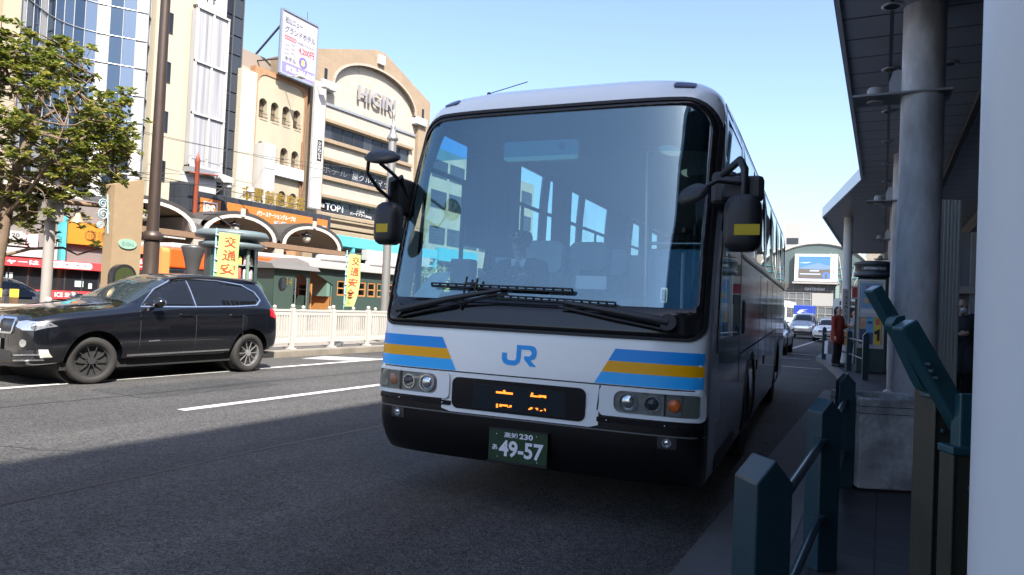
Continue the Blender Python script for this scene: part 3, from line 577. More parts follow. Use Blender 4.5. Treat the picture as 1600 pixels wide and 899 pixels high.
wins = [[(x, 1.35), (x + .5, 1.35), (x + .5, 1.95), (x, 1.95)] for x in [1.85 + i * .62 for i in range(12)]]
c = MB()
for s in (1, -1): c.plate(side, [w[::-1] for w in wins], fn=lambda a, b, l, s=s: (s * (.98 - l * .05), a, b))
c.box(-.93, .93, 1.6, 1.65, .75, 2.35).box(-.93, .93, 9.45, 9.5, .75, 2.35).build("body", GLB, CR_)
for w in wins:
    x0, x1 = w[0][0], w[1][0]; f_ = MB().plate(w, [[(x0 + .06, 1.41), (x0 + .06, 1.89), (x1 - .06, 1.89), (x1 - .06, 1.41)]], fn=lambda a, b, l: (.965 - l * .04, a, b)).box(.93, .96, x0, x1, 1.62, 1.67).build("window_frame", WOOD, CR_)
    MB().box(.925, .935, x0, x1, 1.35, 1.95).build("pane", glass("clear shop glass", (.5, .55, .5)), f_)
MB().plate([(-1.2, 2.35), (1.2, 2.35), (1.1, 2.5), (.5, 2.68), (-.5, 2.68), (-1.1, 2.5)], y=.1, t=9.7).build("roof", mat("grey canvas roof", (.2, .19, .18), .75, noise=.15), CR_, bevel=.03)
MB().box(-.95, .95, .3, 9.6, .62, .76).build("floor_frame", IRON, CR_)
MB().box(-.6, .95, 1.45, 1.58, .76, 1.3, 0).box(.0, .95, 1.3, 1.58, 1.3, 2.3, 1).build("end_wall", [WOOD, GLL], CR_)
for x, y in ((.95, .35), (.95, 1.5), (-.95, .35)): MB().tube([(x, y, .76), (x, y, 2.4)], .025, 6).build("post", IRON, CR_)
MB().tube([(.95, .35, 1.5), (-.9, .35, 1.5)], .02, 6).tube([(.95, .35, 1.1), (-.9, .35, 1.1)], .02, 6).build("end_rail", IRON, CR_)
MB().box(.2, .85, .55, .62, .8, 1.75, 0).box(.28, .77, .54, .56, 1.3, 1.68, 1).build("door", [WOOD, DKGL], CR_)
MB().plate([(.1, 2.36), (1.6, 2.36), (1.6, 1.75)], fn=lambda a, b, l: (.99 - l * .02, a, b)).build("end_bracket", GLB, CR_)
for y in (2.6, 4.2, 7.4, 9.0):
    for x in (-.53, .53): MB().tube([(x - .05, y, .33), (x + .05, y, .33)], .32, 16).build("wheel", IRON, CR_)
for y in (1.4, 4.4): MB().tube([(.35, y, 2.78), (.35, y + 1.9, 2.82)], .15, 12).build("air_unit", PALE, CR_)
# ------------------------------------------------------------------ fences, flags, poles, slab, kiosk
FW = mat("cream painted steel", (.37, .355, .325), .5, noise=.06, scale=4)
def fence(name, label, X, y0, n, pitch, zb, h, slots, balls=True, group="roadside fences"):
    F_ = thing(name, label, "fence", (X, y0, zb), 90, group)
    po = None
    for i in range(n + 1):
        p = MB().box(-.045, .045, -.05, .05, 0, h, 0).box(-.09, .09, -.09, .12, 0, .04, 0)
        if balls: p.ball((0, 0, h + .045), .055)
        o = p.build("post", FW, F_) if po is None else po.copy()
        if po is None: po = o
        else: col.objects.link(o); o.parent = F_
        o.location = (i * pitch, 0, 0)
    pa = None
    for i in range(n):
        if pa is None:
            q = MB(); a, b = .07, pitch - .07; z0, z1 = .16, h - .08; k = slots; s = (b - a - .1) / k
            ho = [rrect(a + .05 + j * s + s * .3, a + .05 + (j + 1) * s, z0 + .09, z1 - .09, s * .3, 3)[::-1] for j in range(k)]
            q.plate([(a, z0), (b, z0), (b, z1), (a, z1)], ho, y=-.018, t=.036).box(a, b, -.03, .03, z1, z1 + .05)
            pa = q.build("panel", FW, F_)
        else: o = pa.copy(); col.objects.link(o); o.parent = F_; o.location = (i * pitch, 0, 0)
    return F_
fence("roadside_fence", "cream steel fence of slotted panels standing on the far kerb beside the road", -12.62, -14.2, 38, 1.42, .15, 1.0, 14)
fence("platform_fence", "second cream fence with ball topped posts behind the kerbside one, along the tram platform", -14.9, 12.2, 20, 1.1, .15, .92, 9)
Fb = thing("low_wall", "low pale wall with square slots and ball topped posts behind the tree trunk", "wall", (-16.6, 4.0, .15), 90)
MB().plate([(0, 0), (7.2, 0), (7.2, .95), (0, .95)], [[(x, .62), (x, .72), (x + .1, .72), (x + .1, .62)] for x in [.3 + i * .33 for i in range(20)]], y=0, t=.16).build("wall_panel", mat("pale concrete", (.5, .48, .45), .8, noise=.1), Fb)
for x in (.1, 1.9, 3.6, 4.5, 5.2, 5.95, 7.1): MB().box(x - .1, x + .1, -.04, .2, 0, 1.02).ball((x, .08, 1.08), .09).build("post", PALE, Fb)
FY = mat("yellow green flag cloth", (.34, .42, .15), .7, noise=.08, scale=3); FR_ = mat("red flag lettering", (.42, .05, .02), .7); CY = mat("pale blue pole", (.25, .55, .62), .4)
def flag(y, x, z0, h, w, label, lean, bend):
    T = thing("banner_flag", label, "flag", (x, y, 0), 90, "traffic safety flags on the roadside fence")
    MB().tube([(0, .04, .16), (lean, .04, z0 + h + .08)], .016, 8).build("pole", CY, T)
    MB().tube([(lean - .02, .0, z0 + h + .02), (lean + w + .08, .0, z0 + h + .04)], .01, 6).build("cross_bar", STEEL, T)
    def wv(a, b, l): t = 1 - (b - z0) / h; return (a - bend * t * t + lean * (1 - t) * .6 + lean * .4, -.015 + .05 * math.sin(a * 9 + b * 3.4) * (.3 + t) + l * .004, b)
    MB().plate([(.03, z0), (w, z0), (w, z0 + h), (.03, z0 + h)], grid=.09, fn=wv, smooth=True).build("cloth", FY, T, normals=False)
    def wl(a, b, l): p = wv(a, b, 0); return (p[0], p[1] - .006 + l * .002, p[2])
    for i, ch in enumerate("交通安全"): text("lettering", ch, .03 + w * .22, w * .82, z0 + h * (.79 - i * .205), z0 + h * (.95 - i * .205), 0, FR_, T, fn=wl, bold=.012)
    text("lettering", "松山交通安全協会", .03 + w * .3, w * .9, z0 + h * .055, z0 + h * .08, 0, mat("green print", (.2, .3, .05), .7), T, fn=wl)
    for k in range(6): MB().box(-.01, .035, -.02, .03, z0 + h * (.05 + k * .18), z0 + h * (.07 + k * .18)).build("tie", LET, T)
    return T
flag(14.75, -12.72, 1.22, 1.42, .52, "yellow green traffic safety flag with red letters, the one clear of the car", .04, .14)
flag(10.55, -12.72, 1.3, 1.45, .6, "yellow green traffic safety flag with red letters, half hidden by the black car roof", .02, .1)
DBR = mat("dark bronze pole", (.05, .035, .028), .45, .3, noise=.25, scale=8, stretch=(1, 1, .3))
P1 = thing("lamp_post", "tall dark bronze lamp post with a wide collar rising behind the black car", "lamp post", (-14.5, 10.3, .15))
MB().lathe([(.24, 0), (.24, .25), (.17, .35), (.165, 2.4)], 16).build("base_sleeve", DBR, P1); MB().lathe([(.21, 2.4), (.23, 2.45), (.23, 2.52), (.15, 2.6)], 16).build("collar", DBR, P1)
MB().lathe([(.13, 2.55), (.105, 7.2), (.1, 9.5)], 16).build("pole", DBR, P1); MB().tube([(0, 0, 9.4), (.6, 0, 9.9), (1.6, 0, 10)], .06).box(1.2, 2.0, -.15, .15, 9.92, 10.05).build("lamp_head", DFR, P1)
P2 = thing("steel_pole", "plain pale grey pole between the tree and the tan stone slab", "pole", (-14.5, 8.1, .15)); MB().lathe([(.1, 0), (.095, 2.9)], 14).box(-.16, .16, -.16, .16, 2.55, 2.95).build("pole", mat("grey paint", (.24, .22, .2), .5, noise=.08), P2)
MB().tube([(0, .1, 2.95), (0, 1.0, 3.0)], .05).build("arm", mat("brown paint", (.2, .13, .08), .6), P2)
P3 = thing("silver_lamp_post", "silver lamp post with a stepped finial rising beside the bus mirror", "lamp post", (-13.6, 17.6, .15))
MB().lathe([(.16, 0), (.13, 1.0), (.12, 6.2)], 18).build("pole", mat("silver paint", (.34, .33, .31), .35, .7), P3)
MB().lathe([(.12, 6.2), (.18, 6.25), (.17, 6.32), (.1, 6.45), (.07, 6.6), (.085, 6.66), (.05, 6.72), (.04, 6.95), (.055, 7.0), (.02, 7.15), (0, 7.2)], 18).build("finial", MATS["silver paint"], P3)
P4 = thing("red_lamp_post", "orange red lamp post with a pale street light arm above the gate sign", "lamp post", (-29.6, 23.2, .15), 90)
OM = mat("orange red paint", (.2, .045, .022), .5, noise=.1); MB().lathe([(.15, 0), (.11, 7.5), (.14, 7.55), (.05, 7.85), (0, 8.05)], 12).build("pole", OM, P4)
MB().tube([(-.4, 0, 6.95), (1.4, 0, 7.1)], .04).build("arm", OM, P4); MB().plate([(1.2, 6.95), (1.4, 6.78), (2.0, 6.85), (1.95, 7.1), (1.2, 7.2)], y=-.2, t=.4).build("lamp_head", PALE, P4, bevel=.05)
SL = thing("stone_slab", "tall tan stone slab with a slanting top and an oval green plaque", "monument", (-14.2, 9.02, .15), 90)
MB().plate([(0, 0), (.64, 0), (.64, 3.62), (0, 3.42)], y=-.25, t=.3).build("slab", mat("tan sandstone", (.24, .172, .1), .85, noise=.14, scale=7, bump=.25, bscale=50), SL, bevel=.012)
MB().plate(ell(.33, 2.22, .2, .105), y=-.275, t=.03).build("plaque", mat("verdigris bronze", (.2, .33, .26), .6, noise=.15, scale=20), SL); text("lettering", "坊っちゃん", .2, .46, 2.17, 2.27, -.277, mat("plaque letters", (.09, .16, .13), .6), SL)
sc_ = MB(); Bq = mat("pale blue iron", (.26, .38, .42), .5)
for cx, cz, r in ((-.14, 3.0, .1), (-.12, 2.78, .13), (-.17, 2.55, .08)): sc_.tube([(cx + r * (1 - i / 30) * math.cos(i * .5), -.1, cz + r * (1 - i / 30) * math.sin(i * .5)) for i in range(24)], .014, 6)
sc_.tube([(0, -.1, 2.4), (-.05, -.1, 3.2)], .016, 6).build("scroll_bracket", Bq, SL)
BL = thing("bell", "small brass bell hanging from a brown arm beside the tan slab", "bell", (-14.05, 8.35, 2.7)); MB().lathe([(.13, 0), (.12, .03), (.075, .1), (.06, .17), (.02, .21), (0, .22)], 16).build("bell_body", mat("pale brass", (.55, .45, .25), .35, .6), BL)
MB().lathe([(.02, .2), (.02, .32)], 8).build("hanger", DFR, BL)
SM = thing("round_top_stone", "dark polished round topped stone standing in front of the tan slab", "monument", (-13.5, 8.72, .15), 90)
MB().plate(arc_shape(0, .5, 0, 1.78, 16), y=-.1, t=.16).build("stone", mat("black granite", (.02, .02, .022), .15), SM, bevel=.02); MB().plate(arc_shape(.05, .45, .1, 1.72, 16), y=-.11, t=.01).build("face", mat("dark green face", (.04, .05, .02), .2), SM)
KG = mat("kiosk green", (.03, .06, .055), .4, noise=.1); KL = mat("kiosk pale green", (.14, .2, .15), .5)
KI = thing("kiosk", "round dark green kiosk with a double disc roof and lit shelves of goods", "kiosk", (-15.2, 13.1, .15)); KI.scale = (.8, .8, 1)
MB().lathe([(.95, 2.45), (1.02, 2.5), (1.02, 2.58), (.85, 2.62), (.85, 2.68), (1.12, 2.72), (1.15, 2.8), (1.05, 2.9), (0, 2.94)], 36).build("roof", mat("blue grey roof", (.1, .13, .14), .45, noise=.1), KI)
MB().lathe([(.8, 0), (.8, .35)], 32).build("plinth", KG, KI)
for k in range(8):
    t = 2 * PI * k / 8; MB().lathe([(.06, .3), (.06, 2.5)], 8, (.76 * math.cos(t), .76 * math.sin(t), 0)).build("post", KL if k in (0, 7) else KG, KI)
MB().lathe([(.5, .35), (.5, 2.5)], 20).build("core", KG, KI)
q = MB(); n = 24; A0, A1 = R(22), R(308); V_ = [(.8 * math.cos(A0 + (A1 - A0) * i / n), .8 * math.sin(A0 + (A1 - A0) * i / n), z) for z in (.35, 2.5) for i in range(n + 1)]; q.add(V_, [(i, i + 1, i + n + 2, i + n + 1) for i in range(n)], 0, True); q.build("curved_wall", KG, KI, normals=False)
q = MB(); A0, A1 = R(-52), R(22); V_ = [(.81 * math.cos(A0 + (A1 - A0) * i / n), .81 * math.sin(A0 + (A1 - A0) * i / n), z) for z in (.35, 2.5) for i in range(n + 1)]; q.add(V_, [(i, i + 1, i + n + 2, i + n + 1) for i in range(n)], 0, True); q.build("curved_glass", glass("kiosk glass", (.9, .94, .94)), KI, normals=False)
PRC = [mat("goods %d" % i, c, .5) for i, c in enumerate(((.6, .08, .06), (.65, .5, .1), (.1, .25, .5), (.6, .6, .6), (.15, .4, .2), (.55, .3, .4)))]
for lv in range(5):
    g = MB()
    for k in range(22):
        t = 2 * PI * k / 22; h = random.uniform(.18, .27); g.lathe([(.055, 0), (.055, h * .8), (.03, h)], 6, (.64 * math.cos(t), .64 * math.sin(t), .6 + lv * .36), random.randrange(6))
    g.build("goods_row", PRC, KI); MB().lathe([(.72, .57 + lv * .36), (.72, .59 + lv * .36)], 24).build("shelf", PALE, KI)
TG = thing("tree_guard", "brown wooden rail with yellow topped posts beside the tree trunk", "fence", (-14.1, 6.2, .15), 90)
BRW = mat("brown timber", (.12, .065, .03), .7, noise=.2); YEL = mat("yellow cap", (.6, .42, .05), .5)
for x in (0, .42, .84, 1.12): p = MB().box(x - .05, x + .05, -.05, .05, 0, 1.05).build("post", BRW, TG); MB().box(x - .052, x + .052, -.052, .052, 1.05, 1.2).build("cap", YEL, p)
MB().box(-.3, 1.3, -.04, .04, .82, .92).build("rail", BRW, TG)
# overhead wires
WR = mat("wire", (.05, .05, .05), .5)
for i, (a, b) in enumerate((((-31, 5, 8.6), (-30, 42, 9.6)), ((-31.5, 5, 7.0), (-31.2, 26, 6.9)), ((-24, 8, 5.2), (-31, 27, 7.2)), ((-35, 18, 9.5), (-34, 40, 10.8)), ((-22, -10, 5.6), (-22, 60, 5.6)), ((-33, 12, 6.6), (-30.5, 25, 7.4)))):
    a, b = Vector(a), Vector(b); tag(MB().tube([a.lerp(b, t / 8) - Vector((0, 0, .35 * math.sin(PI * t / 8))) for t in range(9)], .014, 5).build("overhead_wire", WR), ["thin wire crossing the building fronts high up, topmost of the six", "thin wire sagging in front of the panelled building", "thin wire running down to the tram roof", "thin wire across the cream arched windows", "tram contact wire along the tracks", "thin short wire beside the red lamp post"][i], "wire", "overhead wires")
# ------------------------------------------------------------------ tree
def make_tree():
    T = thing("street_tree", "broadleaf evergreen street tree with glossy leaves standing left of the grey pole", "tree", (-15.3, 7.55, .15)); T.scale = (1.06, 1.06, 1.03)
    rnd = random.Random(11); br = MB(); V = Vector
    limbs = [[V((0, 0, 0)), V((.02, -.02, 1.0)), V((.0, .05, 1.8)), V((.05, .12, 2.6)), V((0, .3, 3.5)), V((.1, .5, 4.4)), V((0, .7, 5.4)), V((.05, .85, 6.1))]]
    br.tube(limbs[0], [.17, .14, .125, .11, .085, .065, .04, .02], 10)
    for st, pts, r in (((0, .05, 1.75), ((.1, .55, 1.95), (.2, 1.1, 2.02), (.25, 1.35, 1.9), (.3, 1.95, 2.15), (.3, 2.4, 2.5)), .035), ((.03, .1, 2.3), ((.3, .5, 2.8), (.6, .9, 3.3), (.7, 1.4, 3.9), (.6, 1.9, 4.3)), .055), ((.05, .15, 2.7), ((-.4, .5, 3.1), (-.7, 1.0, 3.5), (-.9, 1.6, 3.8)), .05), ((0, .3, 3.5), ((.3, .8, 3.9), (.4, 1.3, 4.3), (.3, 1.9, 4.7)), .05),
                       ((.02, .1, 2.2), ((.2, -.5, 2.6), (.3, -1.1, 3.1), (.2, -1.7, 3.6)), .055), ((.0, .25, 3.2), ((-.2, -.3, 3.7), (-.3, -.8, 4.4), (-.1, -1.2, 5.1)), .05), ((.1, .5, 4.4), ((.5, .9, 4.9), (.7, 1.2, 5.5)), .04), ((.1, .5, 4.4), ((.2, .0, 5.0), (.4, -.4, 5.8)), .04), ((0, .1, 2.5), ((.7, .1, 2.9), (1.2, .2, 3.5), (1.4, .3, 4.2)), .05), ((0, .2, 3.0), ((-.8, .2, 3.4), (-1.4, .1, 4.1)), .05)):
        L = [V(st)] + [V(p) for p in pts]; limbs.append(L); br.tube(L, [r * (1 - .75 * i / (len(L) - 1)) for i in range(len(L))], 7)
    nodes = [a.lerp(b, t) for L in limbs for a, b in zip(L[2 if L is limbs[0] else 1:], L[3 if L is limbs[0] else 2:]) for t in (0, .33, .66, 1)]
    tips = []; n = 0
    while n < 470:
        d = V((rnd.gauss(0, 1), rnd.gauss(0, 1), rnd.gauss(0, 1))).normalized() * rnd.uniform(.45, 1) ** .6; p = V((d.x * 1.5 - .1, .55 + d.y * 1.95, 4.25 + d.z * 2.15))
        if p.z < 2.5 and p.y < 1.0 and rnd.random() < .6: continue
        if p.z > 5.4 and p.y > 1.3: continue
        if p.z < 3.25 and p.y > 1.05: continue
        q = min(nodes, key=lambda c: (c - p).length)
        if (q - p).length > 1.3: continue
        n += 1; m_ = q.lerp(p, .5) + V((rnd.uniform(-.1, .1), rnd.uniform(-.1, .1), rnd.uniform(-.14, .02))); br.tube([q, m_, p], [.018, .012, .006], 5)
        for k in range(rnd.choice((2, 3, 4))): t = p + V((rnd.gauss(0, .14), rnd.gauss(0, .14), rnd.gauss(0, .11))); br.tube([m_.lerp(p, .6), t], [.006, .004], 4); tips.append(t)
    for p in ((.3, 2.35, 2.45), (.28, 2.0, 2.2), (.3, 2.5, 2.85), (.3, 2.62, 3.05), (.25, 1.7, 2.1)):
        for k in range(2 if p[2] < 2.6 else 1): tips.append(V(p) + V((rnd.gauss(0, .07), rnd.gauss(0, .07), rnd.gauss(0, .07))))
    bark = mat("grey brown bark", (.13, .09, .06), .9, noise=.4, scale=12, bump=.5, bscale=25, stretch=(1, 1, .4)); br.build("trunk", bark, T)
    lf = MB()
    def leaf(p, d, L, w, mi):
        x = d.cross(V((0, 0, 1))); x = (x if x.length > .05 else V((1, 0, 0))).normalized(); n_ = x.cross(d).normalized(); x = (x + n_ * rnd.uniform(-.7, .7)).normalized(); n_ = x.cross(d).normalized()
        a = p + d * L * .4 + n_ * L * .05; b = p + d * L * .75 + n_ * L * .03; e = p + d * L - n_ * L * .08
        lf.add([p, a - x * w, a - n_ * w * .3, a + x * w, b - x * w * .85, b - n_ * w * .25, b + x * w * .85, e], [(0, 1, 2), (0, 2, 3), (1, 4, 5, 2), (2, 5, 6, 3), (4, 7, 5), (5, 7, 6)], mi)
    for q in tips:
        k = rnd.choice((12, 14, 17)); ph = rnd.uniform(0, 6); young = rnd.random() < .3
        for i in range(k):
            t = ph + 2 * PI * i * .382; dd = V((math.cos(t), math.sin(t), rnd.uniform(-.4, .8))).normalized(); leaf(q + V((0, 0, rnd.uniform(-.05, .02))), dd, rnd.uniform(.085, .15), rnd.uniform(.024, .038), rnd.choices((0, 1, 2), (5, 3, 4 if young else .7))[0])
    LM = [mat("leaf green", (.17, .185, .04), .32, spec=.6), mat("leaf dark green", (.085, .115, .03), .32, spec=.6), mat("leaf yellow green", (.34, .29, .085), .4)]
    for m_ in LM:
        n, nd, lk, b = node_group(m_); t = nd.new("ShaderNodeBsdfTranslucent"); c = b.inputs["Base Color"].default_value; t.inputs[0].default_value = (c[0] * 1.4, c[1] * 1.5, c[2], 1)
        mx = nd.new("ShaderNodeMixShader"); mx.inputs[0].default_value = .4; lk.new(b.outputs[0], mx.inputs[1]); lk.new(t.outputs[0], mx.inputs[2]); lk.new(mx.outputs[0], nd["Material Output"].inputs[0])
    lf.build("foliage", LM, T, normals=False)
    return T
make_tree()

SB_ = thing("clipped_shrub", "rounded leafy green shrub on the platform behind the fence, seen through the coach windscreen", "shrub", (-15.2, 22.6, .15)); rs = random.Random(5); q = MB(); MB().tube([(0, 0, 0), (0, 0, 1.4)], .06, 8).build("stem", MATS["grey brown bark"], SB_)
for i in range(2600):
    d = Vector((rs.gauss(0, 1), rs.gauss(0, 1), rs.gauss(0, 1))).normalized(); p = Vector((d.x * .95, d.y * .95, 1.55 + d.z * 1.1)) * rs.uniform(.86, 1.03); x = Vector((rs.gauss(0, 1), rs.gauss(0, 1), rs.gauss(0, 1))).normalized(); y = x.cross(d).normalized(); q.add([p, p + x * .06 + y * .03, p + x * .12, p + x * .06 - y * .03], [(0, 1, 2, 3)], rs.randrange(3))
q.build("foliage", [MATS["leaf green"], MATS["leaf dark green"], MATS["leaf yellow green"]], SB_, normals=False)
# ------------------------------------------------------------------ the coach
BW = mat("coach white paint", (.8, .845, .845), .18, noise=.02, scale=2, coat=.5); BS = mat("coach silver side", (.33, .34, .36), .1, .85, noise=.08, scale=1.2)
BK = mat("gloss black", (.012, .012, .013), .14); BKM = mat("matt black plastic", (.018, .018, .02), .45, noise=.1); RUB = mat("black rubber", (.015, .015, .015), .7)
SB = mat("stripe blue", (.012, .29, .78), .3, spec=.3); SY = mat("stripe yellow", (.86, .4, .0), .3, spec=.3); SLB = mat("stripe light blue", (.03, .42, .9), .3, spec=.3)
BUS = thing("coach", "white highway coach with blue and yellow stripes, big windscreen and a green number plate", "bus", (-2.22, 4.46, 0), 4.2)
HW, BL_ = 1.245, 10.9
def lerp_t(tab, z):
    for (a, va), (b, vb) in zip(tab, tab[1:]):
        if z <= b: t = max(0, (z - a) / (b - a)); return va + (vb - va) * t
    return tab[-1][1]
YC = [(.3, .14), (.4, .05), (.55, .0), (.8, 0), (.97, 0), (1.28, .02), (1.5, .06), (2.0, .165), (2.6, .31), (2.95, .4), (3.03, .425), (3.1, .46), (3.17, .54), (3.22, .66), (3.27, .9), (3.3, 1.3), (3.315, 1.9)]
WT = [(.3, .975), (.5, .995), (.8, 1), (2.05, 1), (2.9, .985), (3.0, .975), (3.08, .955), (3.14, .92), (3.2, .865), (3.25, .78), (3.29, .6), (3.315, .3)]
DT = [(.3, .3), (.8, .24), (1.3, .26), (2.0, .32), (2.6, .42), (3.0, .52), (3.1, .6), (3.23, .8)]
PT = 4.6
us = [0, .12, .24, .36, .48, .6, .7, .78, .84, .88, .91, .932, .948, .962, .974, .984, .992, .997, 1.0]
us = [-u for u in us[::-1]] + us[1:]
ysd = [.75, .95, 1.15, 1.4, 1.7, 2.0] + [2.0 + i * .35 for i in range(1, 25)] + [10.6, 10.8]
zl = [.33, .37, .42, .5, .6, .7, .8, .88, .97, 1.05, 1.15, 1.22, 1.28, 1.34, 1.42, 1.5, 1.6, 1.7, 1.85, 2.0, 2.06, 2.15, 2.3, 2.45, 2.6, 2.75, 2.88, 2.95, 2.99, 3.02, 3.05, 3.08, 3.11, 3.14, 3.17, 3.2, 3.22, 3.24, 3.26, 3.28, 3.295, 3.307, 3.315]
def ring(z):
    w = HW * lerp_t(WT, z); D = lerp_t(DT, z); yc = lerp_t(YC, z); P = []
    for u in us: P.append((u * w, yc + D * (1 - max(0, 1 - abs(u) ** PT) ** (1 / PT)), z))
    y0 = yc + D
    for y in ysd: P.append((w, y0 + (BL_ - .15 - y0) * (y - .6) / (BL_ - .75), z))
    P += [(w * .93, BL_ - .02, z), (0, BL_, z), (-w * .93, BL_ - .02, z)]
    for y in ysd[::-1]: P.append((-w, y0 + (BL_ - .15 - y0) * (y - .6) / (BL_ - .75), z))
    return P
rings = [ring(z) for z in zl]; NR = len(rings[0])
full = MB(); full.add([p for r_ in rings for p in r_], [(i * NR + k, i * NR + (k + 1) % NR, (i + 1) * NR + (k + 1) % NR, (i + 1) * NR + k) for i in range(len(zl) - 1) for k in range(NR)])
full.add(rings[-1], [tuple(range(NR))])
tmp = full.build("shell", BW, merge=True); BV = bvh_of(tmp); bpy.data.objects.remove(tmp)
bays = [(.62, 1.95)] + [(2.12 + i * 1.42, 2.12 + i * 1.42 + 1.2) for i in range(6)]     # side glazing, first bay = door / driver window
body = MB(); bump = MB()
for i in range(len(zl) - 1):
    for k in range(NR):
        q = [rings[i][k], rings[i][(k + 1) % NR], rings[i + 1][(k + 1) % NR], rings[i + 1][k]]; c = [sum(p[j] for p in q) / 4 for j in range(3)]
        front = k < len(us) - 1
        if front and abs(c[0]) < .932 * HW * lerp_t(WT, c[2]) and 1.5 < c[2] < 2.95: continue
        sid = abs(c[0]) > 1.0 and c[1] > .6 and not front
        if sid and 2.06 < c[2] < 3.02 and 2.1 < c[1] < 10.5: continue
        if sid and 1.28 < c[2] < 2.95 and .6 < c[1] < 1.9: continue
        if front and c[2] < .8: bump.add(q, [(0, 1, 2, 3)], 0, True); continue
        if sid and c[2] < .6 and (2.75 < c[1] < 3.85 or 8.0 < c[1] < 9.1): continue
        if sid and c[2] < .97 and (2.95 < c[1] < 3.65 or 8.2 < c[1] < 8.9): continue
        body.add(q, [(0, 1, 2, 3)], 1 if (not front and c[2] < 2.06 and c[1] > .72) else 0, True)
body.add(rings[-1], [tuple(range(NR))], 0)
body.build("body", [BW, BS], BUS, merge=True)
bump.build("front_bumper", mat("bumper black", (.004, .004, .0045), .3, noise=.2, scale=8), BUS, merge=True)
fb = onto(BV, '-y', .004, .004)
def off(o, t=.004): return onto(BV, '-y', o, t)
# windscreen: glass, black border, wipers
wsb = rrect(-1.205, 1.205, 1.30, 2.985, [.1, .1, .24, .24], 8)
MB().plate(wsb, fn=off(.002, .004), grid=.09, smooth=True).build("windscreen", glass("windscreen glass", (.82, .91, .93), 1.55, 0, 2.7, (.78, .97, 1)), BUS, merge=True)
fr_ = MB().plate(wsb, [rrect(-1.155, 1.155, 1.5, 2.945, [.05, .05, .2, .2], 8)[::-1]], fn=off(.006, .03), grid=.09, smooth=True).build("windscreen_border", BK, BUS, merge=True)
MB().plate(rrect(-1.225, 1.225, 1.283, 3.005, [.12, .12, .26, .26], 8), [rrect(-1.2, 1.2, 1.305, 2.98, [.1, .1, .24, .24], 8)[::-1]], fn=off(.012, .02), grid=.09).build("rubber_seal", RUB, fr_)
MB().plate(rrect(-1.15, 1.15, 2.6, 2.94, [0, 0, .18, .18]), fn=off(-.004, .003), grid=.1, smooth=True).build("sun_band", glass("tint band", (.36, .66, .84), 1.2, 0, .3), BUS)
def onf(a, b, o): return Vector(off(o)(a, b, 0))
def wiper(px, pz, ex, ez, bx0, bx1, bz, bz1):
    w = MB().lathe([(.06, -.02), (.06, .02), (.03, .035)], 12, (0, 0, 0))
    root = MB().tube([onf(px, pz, .01), onf(px, pz, .07)], .055, 12).tube([onf(px, pz, .05), onf((px + ex) / 2, (pz + ez) / 2, .085), onf(ex, ez, .06)], [.032, .024, .016], 8).tube([onf(px, pz - .05, .04), onf((px + ex) / 2, (pz + ez) / 2 - .045, .06), onf(ex - .03, ez - .03, .05)], .012, 6).build("wiper_arm", BKM, BUS)
    n = 16; pts = [onf(bx0 + (bx1 - bx0) * i / n, bz + (bz1 - bz) * i / n, .035) for i in range(n + 1)]; up_ = [p + Vector((0, -.014, .022)) for p in pts]
    b = MB().tube(pts, .011, 6).tube(up_, .007, 6)
    for i in range(0, n + 1): b.bar(pts[i], up_[i], .012, .012)
    b.build("wiper_blade", BKM, root)
wiper(-1.05, 1.39, -.2, 1.57, -.78, .33, 1.585, 1.575); wiper(.99, 1.4, .28, 1.5, -.3, .64, 1.515, 1.495)
MB().tube([onf(-.52, 1.42, .02), onf(-.49, 1.66, .05)], .008, 6).tube([onf(-.41, 1.56, .05), onf(-.4, 1.65, .05)], .008, 6).tube([onf(-.5, 1.58, .05), onf(-.4, 1.585, .05)], .008, 6).tube([onf(-.5, 1.61, .05), onf(-.4, 1.615, .05)], .008, 6).build("wiper_link", BKM, BUS)
# stripes and letters
ST = ((1.135, 1.215, SB), (1.06, 1.133, SY), (.98, 1.058, SLB))
def sx(z): return .655 - (1.215 - z) * .56
for s in (-1, 1):
    for a, b, m_ in ST:
        q = [(s * sx(a), a), (s * 1.222, a), (s * 1.222, b), (s * sx(b), b)]; MB().plate(q if s > 0 else q[::-1], fn=off(.0035, .002), grid=.05, smooth=True, back=False).build("stripe", m_, BUS, merge=True)
JB = mat("logo blue", (.015, .33, .8), .3, spec=.3)
jr = [[(-.165, 1.135), (-.165, 1.09), (-.15, 1.062), (-.115, 1.05), (-.06, 1.05), (-.03, 1.07), (-.02, 1.1), (-.02, 1.165), (.045, 1.165), (.06, 1.15), (.06, 1.135), (.045, 1.12), (.005, 1.12), (.005, 1.098), (.052, 1.05), (.1, 1.05), (.055, 1.092), (.085, 1.105), (.097, 1.13), (.097, 1.16), (.085, 1.185), (.06, 1.195), (-.055, 1.195), (-.055, 1.1), (-.065, 1.085), (-.115, 1.085), (-.127, 1.1), (-.127, 1.135)]]
for p in jr: MB().plate(p, fn=off(.003, .002)).build("logo", JB, BUS)
